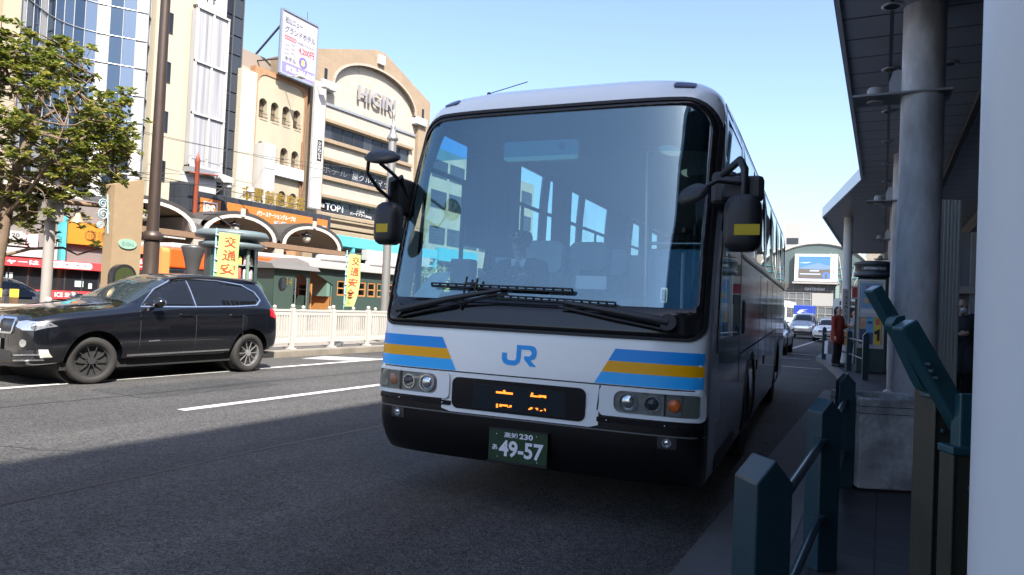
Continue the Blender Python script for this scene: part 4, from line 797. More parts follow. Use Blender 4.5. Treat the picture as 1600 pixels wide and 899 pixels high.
# lamp row: seam, destination box, headlight clusters
seam = MB()
for a in ((-1.24, .972), (1.24, .972)): pass
seam.plate([(-1.23, .968), (1.23, .968), (1.23, .976), (-1.23, .976)], fn=off(.002, .002), grid=.06); seam.plate([(-.6, .69), (-.59, .69), (-.63, .966), (-.64, .966)], fn=off(.002, .002)); seam.plate([(.535, .69), (.545, .69), (.57, .966), (.56, .966)], fn=off(.002, .002))
seam.build("panel_seam", RUB, BUS)
MB().plate([(-1.235, .668), (1.235, .668), (1.235, .676), (-1.235, .676)], fn=off(.01, .012), grid=.06).build("bumper_trim", mat("dull trim", (.12, .12, .12), .4), BUS)
LEDD = mat("display glass", (.015, .022, .027), .12)
MB().plate([(-.63, .7), (-.56, .682), (.5, .682), (.56, .7), (.56, .8), (-.63, .8)], fn=off(.004, .01), grid=.06, smooth=True).build("display_surround", BW, BUS)
dbx = MB().plate(rrect(-.545, .47, .71, .935, .05), fn=off(.008, .01), grid=.1).build("destination_display", BK, BUS)
MB().plate(rrect(-.37, .33, .725, .9, .01), fn=off(.0095, .002), grid=.1).build("display_panel", LEDD, dbx)
LED = mat("amber leds", (.1, .03, 0), .5, emit=(1, .28, .03), estr=.7)
for ch, a in (("高", -.19), ("知", .06)):
    o = text("led_character", ch, a, a + .13, .745, .875, 0, LED, dbx, bold=.02)
    bm = bmesh.new(); bm.from_mesh(o.data)
    for z0, z1 in ((.772, .8), (.8, .845)):      # the display shows two scan bands of each character
        for z in (z0, z1): bmesh.ops.bisect_plane(bm, geom=bm.verts[:] + bm.edges[:] + bm.faces[:], plane_co=(0, 0, z), plane_no=(0, 0, 1))
    bmesh.ops.delete(bm, geom=[f for f in bm.faces if f.calc_center_median().z < .755 or .772 < f.calc_center_median().z < .845], context='FACES')
    g = off(.0125, .001)
    for v in bm.verts: v.co = Vector(g(v.co.x, v.co.z, 0))
    bm.to_mesh(o.data); bm.free()
CHR = mat("lamp chrome", (.7, .72, .74), .12, .95, noise=.2, scale=30); LGL = glass("lamp glass", (.93, .95, .95), 1.5); HLB = mat("lamp bowl", (.25, .26, .27), .3, .7, noise=.4, scale=20)
AMB = mat("amber lens", (.6, .12, .02), .15, noise=.15, scale=60); SMK = mat("smoked lens", (.16, .17, .15), .12, noise=.2, scale=40)
for s in (-1, 1):
    def P(a, b): return (s * a, b)
    def lp(l): return [P(*p) for p in (l if s > 0 else l[::-1])]
    H = MB().plate(lp(rrect(.565, 1.232, .772, .966, .035)), [lp(rrect(.665, 1.205, .798, .944, [.055, .02, .02, .055]))[::-1]], fn=off(.02, .02), grid=.05).build("headlight", BW, BUS, merge=True)
    MB().plate(lp(rrect(.665, 1.205, .798, .944, [.055, .02, .02, .055])), fn=off(.003, .003), grid=.05).build("lamp_tray", HLB, H)
    for cx, r in ((.757, .066), (.915, .055)):
        c = onf(s * cx, .872, .004); b = MB()
        b.plate(ell(s * cx, .872, r, r), [ell(s * cx, .872, r * .8, r * .8)[::-1]], fn=off(.018, .015)); b.build("lamp_ring", CHR, H)
        MB().ball((c.x, c.y, c.z), (r * .78, .02, r * .78)).build("lamp_lens", CHR if cx < .8 else mat("projector lens", (.03, .035, .045), .05), H)
    MB().plate(lp(rrect(.99, 1.0, .8, .942, .001)), fn=off(.015, .01)).build("divider", RUB, H)
    MB().plate(lp(rrect(1.005, 1.1, .806, .936, .01)), fn=off(.012, .006), grid=.03).build("turn_signal", mat("grey clear lens", (.22, .21, .19), .15, noise=.25, scale=50), H); MB().ball(tuple(onf(s * 1.052, .872, .012)), (.043, .014, .043), 0, 16).build("amber_bulb", mat("pale amber lens", (.35, .16, .09), .15, noise=.2, scale=60) if s < 0 else AMB, H)
    MB().plate(lp(rrect(1.105, 1.2, .806, .936, .01)), fn=off(.012, .006), grid=.03).build("side_marker", SMK, H)
    MB().plate(lp(rrect(.665, 1.205, .798, .944, [.055, .02, .02, .055])), fn=off(.023, .002), grid=.06).build("lens_cover", LGL, H)
    MB().plate(lp(rrect(.55, 1.22, .725, .758, .008)), fn=off(.01, .006), grid=.06).build("vent_strip", BK, BUS)
    F_ = MB().plate(lp(rrect(.955, 1.075, .59, .67, .015)), fn=off(.006, .02), grid=.05).build("fog_lamp", mat("fog lamp bowl", (.07, .07, .07), .3, .5), BUS); MB().plate(ell(s * 1.015, .63, .03, .03), [ell(s * 1.015, .63, .02, .02)[::-1]], fn=off(.012, .008)).ball(tuple(onf(s * 1.015, .63, .006)), (.02, .006, .02)).build("fog_lens", CHR, F_)
    for x, z in ((.62, .74), (1.0, .74)): MB().ball(tuple(onf(s * x, z, .012)), .006, n=8).build("bolt", CHR, BUS)
    MB().plate(rrect(s * .95 - .075, s * .95 + .075, 3.09, 3.14, .02), fn=off(.012, .02), grid=.03).build("marker_lamp", mat("blue marker lens", (.03, .03, .09), .15), BUS)
# number plate
NG = mat("plate green", (.008, .04, .015), .4); NW = mat("plate white", (.72, .76, .8), .5)
npl = MB().plate(rrect(-.22, .22, .385, .6, .012), y=-.03, t=.012).build("number_plate", NG, BUS)
MB().box(-.225, .225, -.034, -.005, .372, .383).box(-.225, .225, -.034, -.005, .602, .606).build("plate_frame", BKM, npl)
text("lettering", "高知", -.1, .0, .548, .586, -.0315, NW, npl, bold=.02); text("lettering", "230", .012, .115, .548, .586, -.0315, NW, npl, bold=.03)
text("lettering", "あ", -.19, -.15, .455, .495, -.0315, NW, npl, bold=.02); text("lettering", "49-57", -.138, .195, .415, .53, -.0315, NW, npl, bold=.03)
for x, z in ((-.16, .565), (.14, .575), (-.15, .41), (.15, .4)): MB().ball((x, -.031, z), .005, n=6).build("bolt", CHR, npl)
# side glazing and trim
SG = glass("side glass", (.72, .9, .93), 1.55, 0, 1.3)
for s in (-1, 1):
    fs = onto(BV, '+x' if s > 0 else '-x', .004, .006)
    ho = [[(a, z0), (b, z0), (b, 3.02), (a, 3.02)] for (a, b), z0 in zip(bays, [1.3] + [2.07] * 6)]
    MB().plate([(.5, 1.2), (2.0, 1.2), (2.03, 1.98), (10.6, 2.0), (10.6, 3.07), (.95, 3.08), (.7, 2.85)], [h[::-1] for h in ho], fn=onto(BV, '+x' if s > 0 else '-x', .006, .03), grid=.3).build("window_surround", BK, BUS, merge=True)
    for h in ho:
        w = MB().plate(h, fn=fs, grid=.5).build("side_window", SG, BUS)
        MB().box(s * 1.2 - .012, s * 1.2 + .012, (h[0][0] + h[1][0]) / 2 - .02, (h[0][0] + h[1][0]) / 2 + .02, h[0][1], 2.6).box(s * 1.2 - .01, s * 1.2 + .01, h[0][0], h[1][0], 2.58, 2.62).build("sash", BKM, w)
    g = onto(BV, '+x' if s > 0 else '-x', .02, .015)
    MB().plate([(2.0, 3.1), (10.6, 3.1), (10.6, 3.13), (1.2, 3.13)], fn=g, grid=.6).build("drip_rail", BKM, BUS)
    MB().plate([(2.05, 1.99), (10.6, 1.99), (10.6, 2.015), (2.05, 2.015)], fn=onto(BV, '+x' if s > 0 else '-x', .014, .01), grid=.6).build("belt_trim", STEEL, BUS)
    for y in (2.04, 4.3, 5.5, 6.7, 7.9, 9.3): MB().plate([(y, .4), (y + .012, .4), (y + .012, 1.95), (y, 1.95)], fn=onto(BV, '+x' if s > 0 else '-x', .003, .002), grid=.4).build("panel_seam", RUB, BUS)
    for a in (3.3, 8.55):
        MB().tube([(s * .9, a, .5), (s * 1.2, a, .5)], .5, 28).build("wheel", mat("tyre rubber", (.014, .013, .012), .8, noise=.2), BUS)
        MB().plate(ell(a, .5, .62, .6), [ell(a, .5, .55, .53)[::-1]], fn=onto(BV, '+x' if s > 0 else '-x', .012, .02), grid=.1).build("wheel_arch", BKM, BUS)
    MB().plate(rrect(2.3, 2.42, 1.3, 1.62, .03), [rrect(2.325, 2.395, 1.325, 1.595, .02)[::-1]], fn=onto(BV, '+x' if s > 0 else '-x', .012, .01)).build("handle_frame", BK, BUS)
    for y in (4.1, 5.2): MB().plate(rrect(y, y + .1, .85, .97, .01), fn=onto(BV, '+x' if s > 0 else '-x', .01, .01)).build("latch", BK, BUS)
    MB().plate([(2.1, 1.12), (8.0, 1.25), (8.0, 1.262), (2.1, 1.132)], fn=onto(BV, '+x' if s > 0 else '-x', .006, .004), grid=.5).build("side_line", RUB, BUS)
dr = MB()
for y in (.95, 1.25): dr.tube([(1.22, y, 1.05), (1.2, y + .03, 2.8)], .016, 8)
dr.build("door_bar", STEEL, BUS)
MB().box(1.05, 1.235, .72, 1.9, .35, 1.28).build("door_step", BKM, BUS)
# interior
GRY = mat("cabin grey", (.16, .18, .2), .7, noise=.1); SEAT = mat("seat fabric", (.16, .27, .37), .85, noise=.3, scale=20); COV = mat("seat cover white", (.6, .66, .7), .8); CEI = mat("cabin ceiling", (.3, .32, .33), .7); DSH = mat("dashboard", (.09, .1, .11), .6, noise=.1)
MB().box(-1.2, 1.2, .6, 10.75, 1.02, 1.08).build("cabin_floor", GRY, BUS); MB().box(-1.1, 1.1, 1.0, 10.6, 3.12, 3.16).build("cabin_ceiling", CEI, BUS)
MB().box(-1.2, 1.2, 10.6, 10.7, 1.05, 3).build("rear_wall", GRY, BUS)
for s in (1,): MB().box(*sorted((s * .75, s * 1.18)), 1.9, 10.4, 2.72, 2.92).build("luggage_rack", CEI, BUS)
dsh = MB().plate([(.42, 1.1), (.95, 1.1), (.95, 1.46), (.75, 1.56), (.36, 1.5)], fn=lambda a, b, l: (-1.12 + l * 1.75, a, b)).build("dashboard", DSH, BUS, bevel=.03)
st = MB(); n = 28; c0 = Vector((-.62, .98, 1.68)); ax = Vector((0, -.55, .83)).normalized(); e1 = Vector((1, 0, 0)); e2 = ax.cross(e1)
st.tube([c0 + (e1 * math.cos(2 * PI * i / n) + e2 * math.sin(2 * PI * i / n)) * .235 for i in range(n + 1)], .016, 8)
for t in (0, 2.1, 4.2): st.tube([c0, c0 + (e1 * math.cos(t + .5) + e2 * math.sin(t + .5)) * .23], .012, 6)
st.tube([c0, c0 - ax * .35], .035, 8).build("steering_wheel", BKM, BUS)
LK = mat("blue locker paint", (.12, .34, .55), .5, noise=.06)
lk = MB().box(.5, 1.16, 1.55, 1.62, 1.08, 2.02).build("entry_partition", LK, BUS, bevel=.02); MB().box(.58, 1.1, 1.535, 1.55, 1.25, 1.92).build("locker_door", LK, lk, bevel=.006); MB().plate(rrect(.63, .69, 1.55, 1.68, .01), [rrect(.642, .678, 1.565, 1.665, .008)[::-1]], y=1.525, t=.02).build("locker_latch", CHR, lk)
MB().box(.45, 1.15, 1.2, 1.5, 1.05, 1.42).build("entry_console", mat("console dark", (.05, .055, .06), .6), BUS, bevel=.02); MB().tube([(.5, 1.5, 2.06), (1.16, 1.5, 2.06)], .015, 8).tube([(.52, 1.5, 1.1), (.5, 1.4, 2.9)], .018, 8).build("handrail", STEEL, BUS)
CUR = mat("blue grey curtain", (.3, .36, .41), .85, noise=.2, scale=4, stretch=(1, 6, .3))
for a, b in ((1.2, 2.5), (3.5, 4.15), (5.95, 7.3), (8.05, 9.0), (9.6, 10.5)):
    q = MB(); n = int((b - a) / .07); V = [(-1.14 + .03 * (k % 2), a + (b - a) * k / n, z) for z in (2.0, 3.06) for k in range(n + 1)]; q.add(V, [(k, k + 1, k + n + 2, k + n + 1) for k in range(n)], 0, True); q.build("curtain", CUR, BUS, normals=False)
def coach_seat(x, y, z=1.2, w=.46, cover=True, driver=False):
    b = MB().box(x - w / 2, x + w / 2, y, y + .48, z + .1, z + .24).build("seat", SEAT, BUS, bevel=.04)
    MB().plate(rrect(x - w / 2, x + w / 2, z + .2, z + .98, .09), fn=lambda a, c, l: (a, y + .42 + (c - z) * .16 + l * .12, c)).build("backrest", SEAT, b, bevel=.025)
    if cover: MB().plate(rrect(x - w / 2 + .03, x + w / 2 - .03, z + .68, z + .99, .07), fn=lambda a, c, l: (a, y + .4 + (c - z) * .16 + l * .02, c)).build("headrest_cover", COV, b)
    MB().box(x - .15, x + .15, y + .1, y + .4, 1.08, z + .1).build("pedestal", BKM, b)
    return b
coach_seat(-.6, 1.26, 1.12, .5, True)
for r_ in range(9):
    for x in (-.9, -.42, .42, .9):
        if r_ == 0 and x > 0: continue
        coach_seat(x, 2.2 + r_ * .88)
MB().box(-1.15, -.25, 1.95, 1.98, 1.08, 1.95).build("driver_partition", mat("pale blue partition", (.35, .52, .62), .6), BUS)
for i in range(5): MB().plate(ell(.45, 2.6 + i * 1.25, .1, .24), fn=lambda a, b, l: (a, b, 3.105 + l * .01)).build("ceiling_lamp", mat("dim ceiling lamp", (.25, .28, .27), .4, emit=(.75, 1, .85), estr=.07), BUS)
mi = MB().plate(rrect(-.5, .12, 2.64, 2.79, .02), y=.62, t=.05).build("fare_display", mat("teal screen", (.03, .12, .14), .3, emit=(.1, .35, .38), estr=.12), BUS)
MB().box(-.02, .02, .6, .62, 2.72, 2.76).build("notice", COV, mi)
MB().box(-1.05, -.85, .8, .95, 1.55, 1.85).build("ticket_machine", GRY, BUS, bevel=.02); MB().box(.18, .42, .55, .58, 1.62, 1.72).build("route_card", COV, BUS); MB().box(.0, .15, .5, .52, 1.55, 1.72).build("card_holder", BKM, BUS)
MB().add([(-1.12, .33, 1.5), (-.9, .36, 1.5), (-.82, .4, 1.72), (-1.0, .42, 1.7)], [(0, 1, 2, 3)]).build("paper", mat("pale blue paper", (.4, .6, .68), .7), BUS)
# mirrors
def pod(parent, x0, x1, y0, y1, z0, z1):
    p = MB(); n = 20; pr = [(0, .62), (.06, .86), (.14, .97), (.3, 1), (.7, 1), (.84, .94), (.93, .8), (1, .5)]
    V = []
    for t, k in pr:
        z = z0 + (z1 - z0) * t
        for i in range(n):
            a = 2 * PI * i / n; ca, sa = math.cos(a), math.sin(a); q = (abs(ca) ** 4 + abs(sa) ** 4) ** -.25
            V.append(((x0 + x1) / 2 + (x1 - x0) / 2 * k * ca * q, (y0 + y1) / 2 + (y1 - y0) / 2 * k * sa * q, z))
    p.add(V, [(i * n + k, i * n + (k + 1) % n, (i + 1) * n + (k + 1) % n, (i + 1) * n + k) for i in range(len(pr) - 1) for k in range(n)], 0, True); p.add(V[:n], [tuple(range(n))]); p.add(V[-n:], [tuple(range(n))])
    return p.build("mirror_housing", BKM, parent)
def mirror(name, s, pod_c, disc, dn, pts):
    M = MB().tube(pts[0], .024, 10); [M.tube(p, .014, 8) for p in pts[1:]]; M = M.build(name, BKM, BUS)
    h = pod(M, *pod_c); x0, x1, y0, y1, z0, z1 = pod_c
    MB().plate(rrect(x0 + .03, x1 - .03, z0 + .05, z1 - .05, .04), y=y1 + .002, t=.004).build("mirror_glass", CHR, h)
    bx = (x0 + x1) / 2 + (.0 if s < 0 else .03); MB().plate(rrect(x0 + .045 if s < 0 else bx - .07, x1 - .06 if s < 0 else bx + .075, z0 + .09, z0 + .155, .004), y=y0 - .003, t=.004).build("reflector_tape", mat("yellow tape", (.55, .4, .0), .5), h)
    c = Vector(disc); d = Vector(dn).normalized(); e = d.cross(Vector((0, 0, 1))).normalized(); f = d.cross(e); V = []
    for k, r, o in ((0, .03, .035), (1, .1, .03), (2, .135, 0), (3, .13, -.012)): V += [c + (e * math.cos(2 * PI * i / 24) * 1.0 + f * math.sin(2 * PI * i / 24) * .8) * r * (.82 if s > 0 else 1) + d * o for i in range(24)]
    D = MB(); D.add(V, [(i * 24 + k, i * 24 + (k + 1) % 24, (i + 1) * 24 + (k + 1) % 24, (i + 1) * 24 + k) for i in range(3) for k in range(24)], 0, True); D.add(V[:24], [tuple(range(24))]); D = D.build("round_mirror", BKM, M)
    G = MB(); G.add([c - d * (.014 - .02 * 0) + (e * math.cos(2 * PI * i / 24) + f * math.sin(2 * PI * i / 24) * .8) * (.1 if s > 0 else .125) for i in range(24)], [tuple(range(24))]); G.build("mirror_glass", CHR, D)
mirror("right_mirror", 1, (1.34, 1.56, -.22, -.06, 1.86, 2.2), (1.165, -.22, 2.2), (-.45, -.7, .8), [[(1.24, .35, 2.3), (1.3, .1, 2.38), (1.42, -.12, 2.42), (1.45, -.14, 2.36), (1.45, -.14, 2.18)], [(1.24, .45, 2.25), (1.35, .1, 2.36), (1.45, -.1, 2.34)], [(1.45, -.14, 2.27), (1.3, -.2, 2.28), (1.2, -.24, 2.22), (1.15, -.24, 2.16)], [(1.24, .5, 2.4), (1.32, .15, 2.3), (1.4, -.1, 2.28)]])
mirror("left_mirror", -1, (-1.32, -1.11, -.0, .16, 1.9, 2.23), (-1.1, -.22, 2.52), (.2, -.5, .86), [[(-1.2, .3, 2.3), (-1.17, .15, 2.44), (-1.21, .08, 2.38), (-1.21, .08, 2.18)], [(-1.2, .25, 2.4), (-1.16, .0, 2.45), (-1.13, -.2, 2.48)], [(-1.22, .15, 2.24), (-1.17, -.15, 2.3), (-1.21, -.24, 2.4), (-1.19, -.26, 2.51)]])
MB().box(1.22, 1.38, .1, .5, 2.18, 2.4).build("mirror_mount", BKM, BUS, bevel=.03); MB().box(1.3, 1.56, -.1, -.02, 2.17, 2.33).build("mirror_back_plate", BKM, BUS, bevel=.03); MB().box(-1.28, -1.18, .12, .42, 2.15, 2.45).build("mirror_mount", BKM, BUS, bevel=.03)
MB().lathe([(.05, 0), (.03, .05), (.02, .1), (.015, .12)], 12, (-.82, .95, 3.2)).tube([(-.82, .95, 3.31), (-.5, 1.05, 3.42)], .004, 6).build("antenna", BKM, BUS)
# ------------------------------------------------------------------ canopy, columns, bollards, street furniture on the right
CAN = tiles("canopy soffit", (.24, .255, .28), 30, .62, (.03, .03, .035), .02, .35, .03, 0, 'xy', .4, .1)
FAS = mat("canopy fascia", (.42, .44, .48), .3, .5, noise=.06)
CN = thing("bus_stop_canopy", "long grey panelled canopy on round columns over the bus stop pavement", "canopy", (0, 0, 0))
ce = [(-.46, -40), (-.46, 17.3), (-1.68, 23.6), (-1.55, 36.8)]
poly = ce + [(5.2, 36.8), (5.2, -40)]; n = len(poly)
MB().add([(x, y, 4.6) for x, y in poly], [tuple(range(n))]).build("soffit", CAN, CN)
MB().add([(x, y, 4.82) for x, y in poly], [tuple(range(n))[::-1]]).build("roof_sheet", FAS, CN)
e = MB()
for (xa, ya), (xb, yb) in zip(ce, ce[1:] + [(5.2, 36.8)]):
    d = Vector((xb - xa, yb - ya, 0)).normalized(); o = Vector((-d.y, d.x, 0)) * .05
    e.add([(xa + o.x * k, ya + o.y * k, z) for k in (0, 1) for z in (4.56, 4.85)] + [(xb + o.x * k, yb + o.y * k, z) for k in (0, 1) for z in (4.56, 4.85)], [(0, 1, 5, 4), (2, 6, 7, 3), (1, 3, 7, 5), (0, 4, 6, 2), (0, 2, 3, 1), (4, 5, 7, 6)])
e.build("fascia", FAS, CN)
MB().box(1.05, 1.13, -40, 36.8, 4.52, 4.598).build("soffit_groove", mat("dark groove", (.03, .03, .03), .6), CN)
gr = MB()
for i in range(60): gr.box(2.2, 5.2, -20 + i * .9, -19.86 + i * .9, 4.25, 4.4)
gr.box(2.2, 2.35, -40, 36.8, 4.2, 4.58).box(3.6, 3.7, -40, 36.8, 4.2, 4.25); gr.build("truss", mat("truss steel", (.07, .075, .08), .6), CN)
for y in range(2, 34, 2):
    for x in ((.0, .62) if y % 4 else (.0,)):
        MB().lathe([(.085, 0), (.1, .004), (.1, .012)], 16, (x, y - .15, 4.585)).lathe([(.07, .0), (.05, .012)], 16, (x, y - .15, 4.583), 1).build("downlight", [FAS, DKGL], CN)
COLM = mat("weathered column paint", (.55, .555, .57), .55, noise=.5, scale=8, stretch=(1, 1, .4), dirt=.85, bump=.05, bscale=30); COLN = mat("pale column paint", (.69, .725, .735), .45, noise=.09, scale=3, dirt=.3, bump=.04, bscale=6, stretch=(1, 1, .5))
def column(y, label, m_):
    T = thing("canopy_column", label, "column", (.29, y, .15), 0, "round canopy columns"); MB().lathe([(.19, 0), (.19, 4.45)], 40).lathe([(.24, 0), (.24, .03), (.19, .06)], 40).build("shaft", m_, T)
    if y > 2:
        c = MB().plate([(-.62, -.2), (.24, -.2), (.24, .2), (-.62, .2)], fn=lambda a, b, l: (a, b, 3.55 + l * .02)).build("bracket_plate", mat("galvanised plate", (.24, .25, .26), .5, .5, noise=.15), T)
        MB().lathe([(.075, 3.52), (.075, 3.545)], 16, (-.42, 0, 0)).lathe([(.07, 3.57), (.075, 3.6), (.075, 3.66), (.06, 3.68)], 16, (-.42, 0, 0)).build("bolt_cap", PALE, c)
        MB().plate([(-.3, 3.572), (-.19, 3.572), (-.19, 3.84), (-.26, 3.84), (-.3, 3.72)], y=-.01, t=.02).build("gusset", FAS, T)
for y, l, m_ in ((8.0, "weathered round column with a bracket plate, behind the concrete planter", COLM), (15.0, "second round column from the planter, mostly behind the first", COLM), (22.0, "third round column along the kerb, behind the poster pillar", COLM), (29.0, "farthest round column of the canopy", COLM)): column(y, l, m_)
C1 = thing("canopy_column", "big smooth pale column filling the right edge in the foreground", "column", (.3, 1.13, .15), 0, "round canopy columns"); MB().lathe([(.19, 0), (.19, 4.45)], 72).build("shaft", COLN, C1)
SP = thing("sign_column", "slim white column at the canopy's far corner with a vertical Japanese sign", "column", (-1.0, 24.0, .15)); MB().lathe([(.13, 0), (.13, 4.45)], 24).build("shaft", COLN, SP)
MB().box(-.09, .11, -.16, -.12, 1.0, 2.25).build("sign_panel", WHITE, SP); text("lettering", "観光案内への道順", -.03, .06, 1.05, 2.2, -.165, DFR, SP, vertical=True, bold=.03)
MB().box(-.09, .11, -.17, -.12, .55, .95).build("poster", mat("orange poster", (.5, .25, .06), .6, noise=.5, scale=9), SP); MB().box(.16, .55, -.1, .1, 2.0, 2.3, 0).box(.14, .57, -.12, .12, 1.95, 2.0, 1).box(.14, .57, -.12, .12, 2.3, 2.34, 1).build("red_sign", [mat("dark red sign", (.3, .02, .03), .5), WHITE], SP); MB().box(.25, .5, -.05, .05, 0, 1.95).build("sign_post", mat("dark green grey", (.06, .07, .07), .5), SP)
# bollards and rails
BG = mat("dark teal paint", (.012, .04, .055), .4, noise=.15, scale=9, coat=.2); BG2 = mat("worn teal edge", (.05, .11, .14), .4)
def bollard(x, y, rz, h, label, rail=None):
    T = thing("bollard", label, "bollard", (x, y, .15), rz, "dark teal bollards along the kerb")
    a = .062; V = [(-a, -a, 0), (a, -a, 0), (a, a, 0), (-a, a, 0), (-a, -a, h - .07), (a, -a, h - .07), (a, a, h - .07), (-a, a, h - .07), (0, -a, h), (0, a, h)]
    MB().add(V, [(0, 1, 5, 8, 4), (2, 3, 7, 9, 6), (1, 2, 6, 5), (3, 0, 4, 7), (4, 8, 9, 7), (8, 5, 6, 9), (0, 3, 2, 1)]).build("post", BG, T, bevel=.006)
    if rail:
        d = Vector((rail[0] - x, rail[1] - y, 0)); q = Matrix.Rotation(-R(rz), 3, 'Z') @ d; q -= q.normalized() * .0
        for z in (h - .22, h - .62):
            r_ = MB().tube([(0, 0, z), tuple(q + Vector((0, 0, z)))], .021, 10).build("rail", BG, T)
            for t in (.06, .94): MB().lathe([(.033, -.02), (.033, .02)], 12, (0, 0, 0)).build("rail_joint", BG, r_).location = q * t + Vector((0, 0, z))
near = [(-.31, 2.31), (-.262, 4.18), (-.245, 6.3)]
for i, (x, y) in enumerate(near): bollard(x, y, 42 if i < 2 else 15, .9, ["nearest bollard at the bottom edge in front of the coach corner", "second bollard from the front, joined by two tube rails", "third bollard, dark against the planter's left side"][i], near[i + 1] if i < 2 else None)
far = [(-.31, 17.65), (-.74, 20.38), (-1.19, 23.0), (-1.64, 24.95)]
for i, (x, y) in enumerate(far): bollard(x, y, 8, 1.06, ["nearest of the far bollards, in front of the poster pillar", "far bollard under the vertical sign column", "far bollard just right of the woman's bag", "last bollard at the kerb corner by the white taxi"][i], far[i + 1] if i < 3 else None)
# planter
CONC = mat("weathered concrete", (.46, .47, .48), .85, noise=.6, scale=15, bump=.6, bscale=40, dirt=.9)
PL = thing("concrete_planter", "square weathered concrete planter box at the foot of the column", "planter", (-.13, 6.2, .15), 24)
w = .62; q = MB()
q.add([(0, 0, .02), (w, 0, .02), (w, w, .02), (0, w, .02), (0, 0, .72), (w, 0, .72), (w, w, .72), (0, w, .72), (.06, .06, .72), (w - .06, .06, .72), (w - .06, w - .06, .72), (.06, w - .06, .72), (.06, .06, .6), (w - .06, .06, .6), (w - .06, w - .06, .6), (.06, w - .06, .6)],
      [(0, 1, 5, 4), (1, 2, 6, 5), (2, 3, 7, 6), (3, 0, 4, 7), (4, 5, 9, 8), (5, 6, 10, 9), (6, 7, 11, 10), (7, 4, 8, 11), (8, 9, 13, 12), (9, 10, 14, 13), (10, 11, 15, 14), (11, 8, 12, 15), (0, 3, 2, 1)])
q.build("box", CONC, PL, bevel=.012); MB().box(.05, w - .05, .05, w - .05, .55, .63).build("soil", mat("dry soil", (.08, .065, .05), .95, noise=.4, scale=20, bump=.6), PL); MB().box(.03, w - .03, .03, w - .03, 0, .025).build("foot", DFR, PL)
for z in (.6, .655): MB().box(-.002, w + .002, -.002, w + .002, z, z + .005).build("joint", mat("dark joint", (.05, .05, .05), .9), PL)
# slanted lectern boards on olive posts
OLV = mat("olive brown steel", (.04, .04, .028), .5, noise=.15, scale=6); TG2 = mat("green blue steel", (.012, .06, .075), .35, noise=.1, scale=5, coat=.3)
# worked out from where the rail stands: 2.7 m off, its boards rising away from the column
LB = thing("leaning_rail", "slanted dark teal leaning boards on olive steel posts beside the big pale column", "leaning rail", (.235, 2.7, .15), 27.6)
def slab(a, b, w, t, y0): d = (Vector(b) - Vector(a)).normalized(); nrm = Vector((-d.z, 0, d.x)); return MB().add([tuple(Vector(p) + nrm * s + Vector((0, y, 0))) for p in (a, b) for s in (-t / 2, t / 2) for y in (y0, y0 + w)], [(0, 1, 3, 2), (4, 6, 7, 5), (0, 4, 5, 1), (2, 3, 7, 6), (0, 2, 6, 4), (1, 5, 7, 3)])
slab((-.235, 0, 1.44), (.03, 0, 1.016), .06, .042, .1).build("rear_board", TG2, LB, bevel=.006)
slab((-.245, 0, 1.325), (.06, 0, .835), .065, .06, -.12).build("front_board", TG2, LB, bevel=.008)
MB().plate([(-.25, 1.32), (-.235, 1.345), (-.21, 1.35), (-.2, 1.3), (-.06, 1.075), (-.145, 1.12), (-.16, 1.145)], y=-.03, t=.05).build("side_plate", TG2, LB, bevel=.008)
for x0, x1, z1, y in ((-.082, -.05, 1.14, .1), (-.112, -.05, 1.09, .0), (-.125, -.01, .94, -.12)): p = MB().box(x0, x1, y - .03, y + .03, 0, z1).box(x0 - .003, x0 + .005, y - .045, y - .03, 0, z1).build("post", OLV, LB, bevel=.004); MB().ball((0, -.004, 0), (.011, .008, .011), 0, 10).build("bolt", BG, p).location = ((x0 + x1) / 2, y - .03, z1 - .1)
MB().box(-.13, .0, -.165, -.085, .94, .965).build("post_cap", TG2, LB, bevel=.005); MB().box(-.117, -.045, -.04, .04, 1.09, 1.11).build("post_cap", TG2, LB, bevel=.005); MB().box(-.1, -.03, -.15, -.1, .96, 1.12).build("bracket", TG2, LB, bevel=.005)
for x, z in ((-.19, 1.205), (-.165, 1.165), (-.18, 1.185)): MB().tube([(x, -.125, z), (x, -.15, z)], .008, 8).build("bolt", BG, LB)
# information pillar with posters
IP = thing("poster_pillar", "dark green information pillar with a rounded head and two posters", "pillar", (-.58, 20, .15), 0)
MB().box(0, .7, 0, .5, .0, 2.42).build("body", mat("pillar green", (.03, .06, .055), .4, noise=.08), IP, bevel=.04)
MB().lathe([(.42, 2.42), (.46, 2.45), (.46, 2.5), (.4, 2.52), (.43, 2.56), (.43, 2.7), (.47, 2.72), (.47, 2.78), (.3, 2.82)], 36, (.35, .2, 0)).build("head", mat("pillar slate", (.06, .075, .09), .4), IP)
text("lettering", "i INFORMATION", .1, .62, 2.59, 2.66, 0, LET, IP, fn=lambda a, b, l: (a, .2 - math.sqrt(max(.01, .436 ** 2 - (a - .35) ** 2)) + l * .002, b), bold=.03)
MB().plate([(.02, .62), (.62, .62), (.62, 2.35), (.02, 2.35)], [[(.06, .72), (.06, 1.4), (.57, 1.4), (.57, .72)], [(.06, 1.5), (.06, 2.3), (.57, 2.3), (.57, 1.5)]], y=-.03, t=.03).build("poster_frame", FAS, IP)
PC = [mat("poster %s" % k, c, .5) for k, c in (("paper", (.55, .57, .56)), ("blue", (.18, .33, .5)), ("tan", (.5, .38, .22)), ("red", (.55, .13, .08)), ("skin", (.5, .28, .18)), ("navy", (.05, .08, .15)), ("sky", (.13, .4, .62)), ("yellow", (.66, .45, .05)), ("black", (.02, .02, .02)))]
